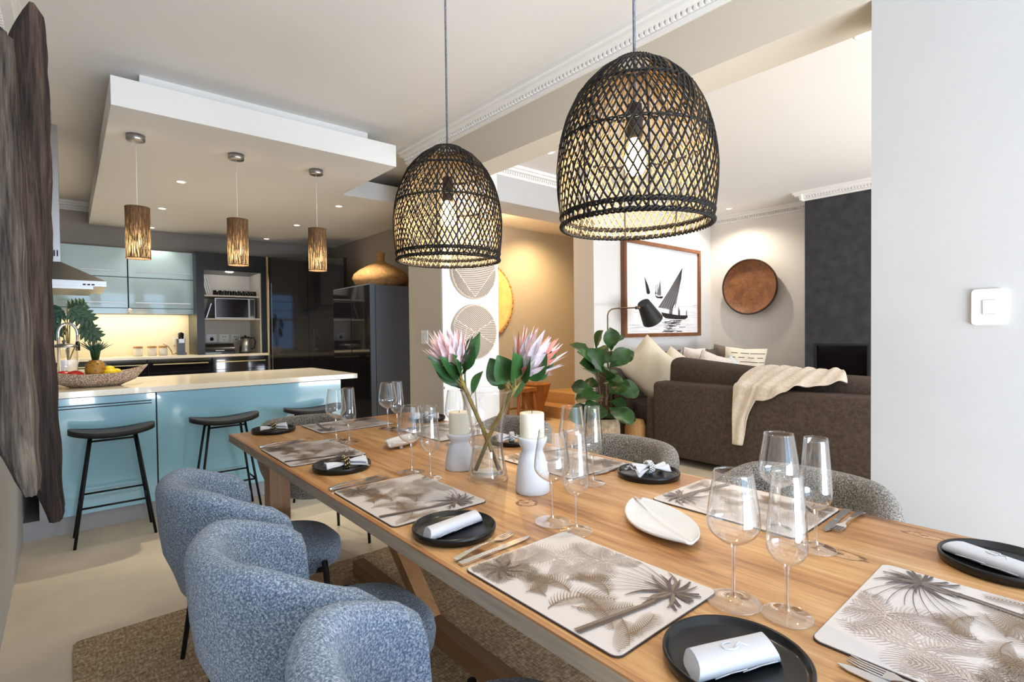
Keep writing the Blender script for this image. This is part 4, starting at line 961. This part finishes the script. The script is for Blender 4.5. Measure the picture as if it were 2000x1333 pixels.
# placemats with a palm print; u runs to the diner's right, v away from the diner
def make_mat(label):
    t = thing('placemat', label, 'placemat', (0, 0, 0), 0, 'palm-print placemats')
    w, h = .44, .335
    MB().prism(rrect(-w/2, w/2, 0, h, .018), 0, .0035).build('cork_base', 'cork', t)
    m = MB(); m.prism(rrect(-w/2+.0015, w/2-.0015, .0015, h-.0015, .017), .0035, .005)
    lay = [.0051]
    def strip2(pts, ws, mi):
        lay[0] += .0000025; z = lay[0]; vs = []; fs = []; n = len(pts)
        for i, (x, y) in enumerate(pts):
            a = pts[max(0, i-1)]; b = pts[min(n-1, i+1)]; d = Vector((b[0]-a[0], b[1]-a[1])); d = d.normalized() if d.length else Vector((1, 0)); q = Vector((-d.y, d.x))*ws[i]/2
            for sg in (1, -1): vs.append((max(-w/2+.004, min(w/2-.004, x+sg*q.x)), max(.004, min(h-.004, y+sg*q.y)), z))
        for i in range(n-1): fs.append((2*i, 2*i+1, 2*i+3, 2*i+2))
        m.add(vs, fs, mi)
    def inb(x, y): return -w/2+.006 < x < w/2-.006 and .006 < y < h-.006
    rr = random.Random(5)
    def curve(x, y, a, L, bend, n=9):
        P = [(x, y)]
        for i in range(n-1): a += bend/(n-1); x += math.cos(a)*L/(n-1); y += math.sin(a)*L/(n-1); P.append((x, y))
        return P
    def frond(x, y, a, L, bend, ll, mi, dens=26, lw=.0022, both=True, lean=1.15):
        P = curve(x, y, a, L, bend, dens)
        for i in range(2, dens-1):
            dx, dy = P[i+1][0]-P[i-1][0], P[i+1][1]-P[i-1][1]; t_ = math.atan2(dy, dx); k = math.sin(PI*(i/dens)**.8)**.7
            for sg in ((1, -1) if both else (1,)):
                c = curve(P[i][0], P[i][1], t_+sg*lean, ll*k, -sg*.45, 5)
                c = [p for p in c if inb(*p)]
                if len(c) > 1: strip2(c, [lw*(1-.8*j/4) for j in range(len(c))], mi)
        P = [p for p in P if inb(*p)]
        if len(P) > 1: strip2(P, [lw*1.2*(1-.6*i/len(P)) for i in range(len(P))], mi)
    # soft taupe background palms, top left and left
    for x, y, n, L in ((-.12, .20, 11, .13), (-.03, .27, 8, .11), (-.17, .10, 8, .10)):
        for i in range(n): frond(x, y, 2*PI*i/n+.3, L*rr.uniform(.7, 1.1), rr.choice((-1, 1))*1.0, .036, 3, 15, .0032)
    # grey-brown mass at lower left
    for i in range(11): frond(-.15, .065, 2*PI*i/11, rr.uniform(.06, .10), rr.choice((-1, 1))*.9, .030, 4, 14, .0026)
    for i in range(9): P = curve(-.155, .06, 2*PI*i/9+.2, .05, .8); P = [p for p in P if inb(*p)]; strip2(P, [.009*(1-.7*j/len(P)) for j in range(len(P))], 1)
    # sepia fern fronds, centre and lower middle
    for a in ((.035, .02, 1.9, .16, -1.6, .046, 2, 24), (.03, .11, .1, .15, -.9, .040, 2, 26), (.02, .10, 2.6, .12, 1.4, .040, 2, 22), (.06, .06, .4, .13, .9, .038, 2, 22), (.15, .10, -.5, .11, -.6, .042, 2, 20), (.0, .05, 3.0, .09, -.8, .038, 2, 18), (.08, .15, 2.2, .11, 1.5, .038, 2, 20), (.19, .06, 1.2, .10, .8, .032, 2, 18), (-.04, .03, 1.3, .10, .9, .036, 2, 18), (-.02, .13, 1.5, .10, -1.2, .032, 2, 18)): frond(*a, .0021)
    # dark palm: trunk rising from the diner's edge to a crown at the right
    P = [(.125, .004), (.14, .09), (.155, .17), (.163, .245)]; strip2(P, [.017, .015, .013, .012], 4); strip2([(x+.003, y) for x, y in P], [.008, .007, .006, .005], 1)
    cx, cy = .163, .255
    for i in range(24):
        a = 2*PI*i/24+rr.uniform(-.1, .1); L = rr.uniform(.06, .115); P = [p for p in curve(cx, cy, a, L, rr.choice((-1, 1))*rr.uniform(.2, 1.1), 9) if inb(*p)]
        if len(P) > 2: strip2(P, [.0015+.0055*math.sin(PI*min(1, j/8)**.8) for j in range(len(P))], 1 if i % 3 else 4)
    for i in range(9):
        P = [p for p in curve(cx, cy, 2.4+.16*i, rr.uniform(.12, .17), .5, 10) if inb(*p)]; strip2(P, [.0022*(1-.6*j/10) for j in range(len(P))], 1)
    m.build('print_face', ['mat', 'p_dark', 'p_mid', 'p_taupe', 'p_grey'], t); return t
Z = .75
mt = make_mat('palm-print placemat nearest the camera on the chair side, fork and knife along its far edge')
mt.location = (.682, .755, Z); mt.rotation_euler = (0, 0, -PI/2)
for (x, y, rz, l) in ((.682, 1.535, -PI/2, 'palm-print placemat in the middle of the chair side, between two black plates'), (.682, 2.42, -PI/2, 'palm-print placemat farthest along the chair side'),
                      (1.755, .755, PI/2, 'palm-print placemat on the right side behind the wine glasses'), (1.73, 1.52, PI/2, 'palm-print placemat behind the nearer candle'), (1.74, 2.42, PI/2, 'palm-print placemat behind the farther candle'),
                      (1.20, .012, 0, 'palm-print placemat at the near head of the table, cut by the photo edge'), (1.26, 3.155, PI, 'palm-print placemat at the far head of the table')):
    dup(mt, (x, y, Z), rz, l, 'palm-print placemats')
# side plates
def plate(label):
    t = thing('side_plate', label, 'plate', (0, 0, 0), 0, 'black side plates')
    MB().lathe([(.001, 0), (.104, 0), (.112, .005), (.1145, .014), (.1145, .021), (.112, .0235), (.1085, .021), (.106, .012), (.100, .0085), (.001, .007)], 64).build('plate_body', 'plate', t); return t
PL = [(.815, .40, 'black side plate nearest the camera with an embroidered folded napkin'), (.795, 1.18, 'black side plate with a plain folded napkin, left of the fork and knife'), (.835, 2.045, 'black side plate with a gold-beaded napkin ring on the chair side'), (.868, 3.08, 'black side plate at the far table corner nearest the island'),
      (1.60, .165, 'black side plate at the right edge of the photo'), (1.645, 1.14, 'black side plate in front of the grey chair, napkin with silver beads'), (1.66, 1.935, 'black side plate half hidden behind the nearer candle'), (1.70, 2.81, 'black side plate half hidden behind the farther pair of glasses')]
p0 = plate(PL[0][2]); p0.location = (PL[0][0], PL[0][1], Z)
for x, y, l in PL[1:]: dup(p0, (x, y, Z), 0, l, 'black side plates')
# napkins
def napkin_fold(label, loc, rz, L=.155, W=.06, mono=True):
    t = thing('napkin', label, 'napkin', loc, rz, 'folded white napkins')
    def f(u, v):
        x = (u-.5)*L+.012*math.sin(v*6.28)*(.5-u); a = v*2*PI; k = 1+.04*math.sin(5*u+3*v)
        yy = W/2*math.copysign(abs(math.cos(a))**.6, math.cos(a))*k; z = .0125+.0125*math.copysign(abs(math.sin(a))**.7, math.sin(a))
        if z > .014: z += .004*(1-(yy/(W/2))**2)
        return (x+.018*(yy/W), yy, z)
    m = MB().grid(f, 16, 21)
    for u in (0, 1): m.add([f(u, k/20) for k in range(20)], [tuple(range(20))])
    m.build('napkin_cloth', 'napkin', t)
    m = MB()
    for k in range(4): z = .0135; m.tube([(-L/2+.02+.03*k-.004*k, -W/2-.001, .006+.003*(k % 2)), (-L/2+.05+.03*k, -W/2-.001, .009)], .0012, 4)
    m.build('fold_edge', 'napkin', t)
    if mono:
        m = MB(); m.tube([(.014*math.cos(a*PI/12)-.004, .009*math.sin(a*PI/12), .0296) for a in range(4, 22)], .0016, 5); m.tube([(.0, -.006, .0296), (.016, .004, .0296), (.024, -.008, .029)], .0014, 5); m.build('monogram', 'napkin', t)
PZ = Z+.0075
napkin_fold('folded white napkin with monogram on the nearest plate', (.807, .402, PZ), math.radians(-23))
napkin_fold('narrow folded white napkin on the plate left of the cutlery', (.795, 1.182, PZ), math.radians(7), .185, .05, False)
napkin_fold('folded white napkin on the plate at the right photo edge', (1.575, .172, PZ), math.radians(-113), .17, .055, True)
def napkin_ring(label, loc, rz, gold, s=1):
    t = thing('napkin', label, 'napkin', loc, rz, 'white napkins in beaded rings')
    def wing(sg, spread, L):
        def f(u, v):
            k = u; w = (.014+spread*k**1.1)*(1 if k < .93 else .97); a = (v-.5)*2
            return (sg*(.006+L*k), w*a, .018+.010*k*(1-a*a)+.006*math.sin(a*8+k*4)*k-.012*k*abs(a)+.004)
        return f
    m = MB().grid(wing(1, .040*s, .074*s), 12, 15).grid(wing(-1, .024*s, .074*s), 12, 15); m.grid(lambda u, v: (lambda p: (p[0], p[1]*.7, p[2]+.012))(wing(1, .05*s, .07*s)(u, v)), 12, 15)
    o = m.build('napkin_cloth', 'napkin', t); q = o.modifiers.new('solid', 'SOLIDIFY'); q.thickness = .003
    r = MB()
    for i in range(16):
        a = 2*PI*i/16
        for j in (-1, 0, 1): r.sphere((j*.0075, .022*math.cos(a+j*.2), .024+.022*math.sin(a+j*.2)), .0047, 4, (i+j) % 2)
    r.build('beaded_ring', ['brass' if gold else 'chrome', 'appl_black' if gold else 'ceramic'], t)
napkin_ring('white napkin in a gold and black beaded ring on the chair-side plate', (.835, 2.005, PZ), math.radians(-8), True)
napkin_ring('white napkin in a dark beaded ring on the far corner plate', (.862, 3.06, PZ), math.radians(-10), True, .85)
napkin_ring('white napkin in a silver beaded ring in front of the grey chair', (1.655, 1.145, PZ), math.radians(160), False, .95)
napkin_ring('white napkin in a beaded ring behind the nearer candle', (1.645, 1.93, PZ), math.radians(150), False, .95)
napkin_ring('white napkin behind the farther pair of glasses', (1.69, 2.80, PZ), math.radians(150), False, .95)
# cutlery
def bent(m, outline, th, zf, mi=0):
    n = len(outline); vs = []; fs = []
    for i, (x, hw) in enumerate(outline):
        z = zf(x)
        for s_ in (-1, 1):
            for d in (0, th): vs.append((x, s_*hw, z+d))
    for i in range(n-1):
        b, c = i*4, i*4+4; fs += [(b+1, b+3, c+3, c+1), (b, c, c+2, b+2), (b, b+1, c+1, c), (b+2, c+2, c+3, b+3)]
    fs += [(0, 2, 3, 1), (n*4-4, n*4-3, n*4-1, n*4-2)]; m.add(vs, fs, mi, False)
def make_fork(label):
    t = thing('fork', label, 'fork', (0, 0, 0), 0, 'steel forks')
    zf = lambda x: .003+.007*math.sin(PI*min(1, max(0, (x+.02)/.19)))+.004*smooth01((x-.19)/.04)
    m = MB(); bent(m, [(0, .007), (.005, .0085), (.04, .0078), (.09, .004), (.13, .0028), (.145, .004), (.158, .0115), (.168, .0125)], .0022, zf); m.build('handle', 'steel', t)
    m = MB()
    for k in range(4): c = -.0105+.007*k; bent2 = MB(); bent(bent2, [(.166, .0022), (.20, .0018), (.217, .0006)], .0018, zf); m.add([(x, y+c*(1 if x < .2 else .95), z) for x, y, z in bent2.v], bent2.f)
    m.build('tines', 'steel', t); return t
def make_knife(label):
    t = thing('knife', label, 'knife', (0, 0, 0), 0, 'steel knives')
    m = MB(); bent(m, [(0, .0085), (.004, .0095), (.05, .0085), (.10, .0065), (.115, .0068)], .0055, lambda x: .0); m.build('handle', 'steel', t)
    m = MB(); bent(m, [(.115, .007), (.14, .0098), (.19, .010), (.215, .008), (.231, .0015)], .0018, lambda x: .0025); m.build('blade', 'steel', t); return t
FK = [(.69, 1.022, 10, 'steel fork resting against the knife beside the nearest chair-side placemat'), (.683, 1.79, 9, 'steel fork along the far edge of the middle chair-side placemat'), (.69, 2.685, 10, 'steel fork along the far edge of the farthest chair-side placemat'),
      (1.765, .482, 178, 'steel fork lying nearest the grey chair by the right wall'), (1.725, 1.262, 174, 'steel fork between right-side placemat and beaded napkin plate'), (.955, .065, 88, 'steel fork at the bottom photo edge beside the near head placemat')]
KN = [(.69, 1.0, 3, 'steel knife beside the nearest chair-side placemat'), (.683, 1.772, 4, 'steel knife along the middle chair-side placemat'), (.69, 2.665, 5, 'steel knife along the farthest chair-side placemat'),
      (1.765, .522, 184, 'steel knife lying against the right-side placemat edge'), (1.735, 1.288, 181, 'steel knife beside the placemat behind the nearer candle'), (.935, .06, 89, 'steel knife with its tip at the bottom photo edge')]
for mk, LST, g in ((make_fork, FK, 'steel forks'), (make_knife, KN, 'steel knives')):
    o = mk(LST[0][3]); o.location = (LST[0][0], LST[0][1], Z+(.001)); o.rotation_euler = (0, 0, math.radians(LST[0][2]))
    for x, y, a, l in LST[1:]: dup(o, (x, y, Z+.001), math.radians(a), l, g)
# glasses
def make_glass(kind, label):
    if kind == 'wine':
        t = thing('wine_glass', label, 'wine glass', (0, 0, 0), 0, 'wine glasses'); ft = .051; bowl = [(.006, .117), (.016, .121), (.032, .131), (.045, .144), (.0505, .158), (.0505, .172), (.048, .195), (.0435, .225), (.0375, .262)]; st = .117
    else:
        t = thing('champagne_flute', label, 'flute', (0, 0, 0), 0, 'champagne flutes'); ft = .0445; bowl = [(.006, .098), (.014, .102), (.026, .112), (.0345, .126), (.0362, .142), (.0355, .165), (.032, .21), (.0272, .272)]; st = .098
    inner = [(r-.0011, z+.0015 if i < 3 else z) for i, (r, z) in enumerate(bowl)]
    m = MB().lathe(spl(bowl+inner[::-1]+[(.001, bowl[0][1]+.005)], 3), 48); rr_ = bowl[-1]; m.tube([(rr_[0]*math.cos(k*PI/32)-0*k, rr_[0]*math.sin(k*PI/32), rr_[1]) for k in range(64)], .0008, 6, 0, True); m.build('bowl', 'glass', t)
    MB().lathe([(.006, st), (.0042, st-.015), (.0038, st*.5), (.0042, .025), (.007, .014)], 14).build('stem', 'glass_stem', t)
    m = MB().lathe(spl([(.007, .014), (.016, .0085), (.032, .005), (ft-.001, .0034)], 4), 48); m.tube([(ft*math.cos(k*PI/32), ft*math.sin(k*PI/32), .0026) for k in range(64)], .0014, 8, 0, True); m.build('foot', 'glass_foot', t)
    return t
WG = [(1.005, .497, 'wine glass nearest the camera, beside the near plate'), (1.045, 1.05, 'wine glass in front of the nearer candle'), (1.01, 1.79, 'wine glass left of the farther candle, before the far leaf dish'), (1.03, 2.59, 'wine glass by the farthest chair-side placemat'),
      (1.38, 2.71, 'wine glass at the far head placemat, before the fridge'), (1.46, .595, 'wine glass behind the nearest glass and flute'), (1.44, 1.335, 'wine glass just behind the flute that stands right of the nearer candle'), (1.43, 2.10, 'wine glass behind the farther candle')]
FL = [(1.03, .405, 'champagne flute nearest the camera'), (1.045, .958, 'champagne flute right of the nearer candle, in front'), (1.02, 1.668, 'champagne flute just left of the farther candle'), (1.055, 2.49, 'champagne flute by the farthest chair-side placemat'),
      (1.39, 2.615, 'champagne flute at the far head placemat'), (1.40, .482, 'champagne flute with the cutlery behind its stem, on the right'), (1.42, 1.22, 'champagne flute in front of the grey chair between sofa and table'), (1.44, 1.99, 'champagne flute seen through the vase')]
for kind, LST, g in (('wine', WG, 'wine glasses'), ('flute', FL, 'champagne flutes')):
    o = make_glass(kind, LST[0][2]); o.location = (LST[0][0], LST[0][1], Z)
    for x, y, l in LST[1:]: dup(o, (x, y, Z), 0, l, g)
# leaf dishes
def leaf_dish(label, loc, rz, L, Wd, rise=.010):
    t = thing('leaf_dish', label, 'dish', loc, rz, 'white leaf dishes')
    def f(top):
        def g(u, v):
            a = 2*v-1; w = Wd/2*math.sin(PI*min(1, (u*.97+.015)))**.62*(1-.12*u); x = (u-.5)*L; y = a*w
            z = .012+rise*abs(a)**2.2*(1-.3*u)+.010*(2*u-1)**2+(.0035*math.exp(-(a/.06)**2) if top else 0)
            if top: z += (.0011*math.sin(u*150+abs(a)*26) if a > .04 else 0)*min(1, abs(a)*4)*(1-abs(a))
            return (x, y, z if top else z-.007)
        return g
    m = MB().grid(f(1), 110, 31).grid(f(0), 110, 31)
    a, b = f(1), f(0)
    for v in (0, 1): m.grid(lambda u, w: tuple(Vector(a(u, v)).lerp(Vector(b(u, v)), w)), 110, 2)
    for u in (0, 1): m.grid(lambda v, w: tuple(Vector(a(u, v)).lerp(Vector(b(u, v)), w)), 31, 2)
    m.build('dish_body', 'ceramic', t, weld=True)
    MB().tube([(-L/2-.012, 0, .026), (-L/2+.02, 0, .024), (-L/2+.08, 0, .016)], [.006, .005, .003], 8).build('leaf_stalk', 'ceramic', t)
    m = MB()
    for x, y in ((-.06, .025), (-.06, -.025), (.07, 0)): m.lathe([(.001, 0), (.008, 0), (.009, .012)], 10, (x, y, 0))
    m.build('foot', 'ceramic', t)
leaf_dish('larger white leaf-shaped dish between the near glasses and the candle', (1.245, .822, Z), math.radians(-121), .325, .185)
leaf_dish('smaller white leaf-shaped dish at the far end of the table', (1.225, 2.26, Z), math.radians(34), .24, .15, .022)
# candles, vase, proteas
def candle(x, y, s, h1, l1, l2):
    t = thing('candle_holder', l1, 'candle holder', (x, y, Z), 0, 'white candle holders')
    MB().lathe([(.001, 0), (.056*s, 0), (.058*s, .004), (.058*s, .02), (.055*s, .06*h1), (.048*s, .10*h1), (.040*s, .125*h1), (.036*s, .135*h1), (.038*s, .143*h1), (.047*s, .158*h1), (.051*s, .17*h1), (.051*s, .178*h1), (.047*s, .18*h1), (.044*s, .168*h1), (.001, .165*h1)], 44).build('holder_body', 'matt_white', t)
    t = thing('pillar_candle', l2, 'candle', (x, y, Z+.166*h1), 0, 'cream pillar candles')
    c = .092*s+.004; MB().lathe([(.001, 0), (.0415*s, 0), (.042*s, .003), (.042*s, c-.004), (.040*s, c), (.03*s, c-.002), (.001, c-.004)], 40).build('wax', 'wax', t)
    MB().tube([(0, 0, c-.006), (.001, 0, c+.006)], .0012, 5).build('wick', 'wick', t)
candle(1.20, 1.30, 1.0, 1.06, 'white waisted candle holder nearer the camera, right of the vase', 'cream pillar candle in the holder right of the vase')
candle(1.19, 1.72, 1.0, .80, 'shorter white waisted candle holder left of the vase', 'cream pillar candle in the holder left of the vase')
VX, VY = 1.185, 1.53
t = thing('glass_vase', 'clear flared glass vase with water holding two proteas', 'vase', (VX, VY, Z))
prof = [(.001, .0), (.070, 0), (.074, .006), (.073, .02), (.066, .06), (.060, .10), (.058, .14), (.062, .19), (.072, .24), (.086, .29), (.100, .335)]
MB().lathe(spl(prof, 3)+spl([(r-.003, z) for r, z in prof[::-1][:-3]]+[(.062, .022), (.001, .02)], 3), 56).build('vase_body', 'glass', t)
MB().lathe([(.001, .021), (.061, .024), (.060, .06), (.055, .10), (.055, .112), (.001, .112)], 40).build('water', 'water', t)
def protea(label, foot, mid, head, axis, R, cols, nl, big):
    t = thing('protea_flower', label, 'flower', (VX, VY, Z), 0, 'proteas in the vase')
    H = Vector(head); A = Vector(axis).normalized(); sd = A.orthogonal().normalized(); s2 = A.cross(sd)
    MB().tube([foot, mid, Vector(mid).lerp(H, .55)+Vector((0, 0, .004)), H], [.0075, .0075, .008, .011], 10).build('stem', 'stem', t)
    m = MB(); rr = random.Random(int(R*1000)+nl)
    m.lathe([(.001, 0), (R*.30, R*.1), (R*.36, R*.5), (R*.26, R*.95), (R*.1, R*1.2), (.001, R*1.25)], 18, (0, 0, 0), 3)
    for ring, (n, L, lean, r0, z0) in enumerate(((13, 1.75, .14, .30, .12), (14, 1.70, .34, .36, .05), (15, 1.45, .56, .38, .0), (15, 1.0, .74, .36, -.08), (12, .6, .85, .28, -.14))):
        for i in range(n):
            a = 2*PI*i/n+ring*.26; d = Vector((math.cos(a), math.sin(a), 0)); le = lean+rr.uniform(-.05, .05)
            b = d*(R*r0)+Vector((0, 0, R*z0)); tip = b+(d*math.sin(le)+Vector((0, 0, math.cos(le))))*R*L*rr.uniform(.92, 1.06)
            leafmesh(m, b, tip, R*.33*(1-.05*ring), [0, 0, 1, 1, 0][ring] if i % 4 else 2, -.10, 'lan', d, 7)
    rot = Matrix((sd, s2, A)).transposed().to_4x4(); m.xf(Matrix.Translation(H) @ rot); m.build('flower_head', cols, t)
    m = MB(); st = MB()
    for i in range(nl):
        a = 2*PI*i/nl+.5; k = rr.uniform(.72, 1.0)
        base = Vector(mid).lerp(H, .45+.45*(i/nl)); d = (Vector((math.cos(a), math.sin(a)*.9, 0))*.75+A*(.35+.5*(i/nl))+Vector((0, 0, .25))).normalized()
        p1 = base+d*(.05 if big else .03); leafmesh(m, p1, p1+d*(.135 if big else .16)*k, .098 if big else .056, 0, .12, 'ov' if big else 'lan', Vector((math.cos(a+.9), math.sin(a+.9), .5)), 10); st.tube([base, p1+d*.01], .0022, 5)
    st.add(m.v, m.f, 1, True); st.build('foliage', ['stem', 'leaf_p'], t)
protea('pink protea leaning left in the vase, upright petals', (.035, -.025, .03), (-.012, .015, .19), (-.10, .07, .428), (-.24, .12, 1), .076, ['pink', 'pink', 'silver_pink', 'cream_core'], 12, False)
protea('larger silvery pink protea leaning right in the vase with broad round leaves', (-.035, .03, .03), (.02, -.01, .19), (.115, -.085, .40), (.50, -.36, .9), .090, ['silver_pink', 'silver_pink', 'coral', 'cream_core'], 12, True)
# every top-level mesh that is not a thing yet keeps its own tag; objects and lights are complete here
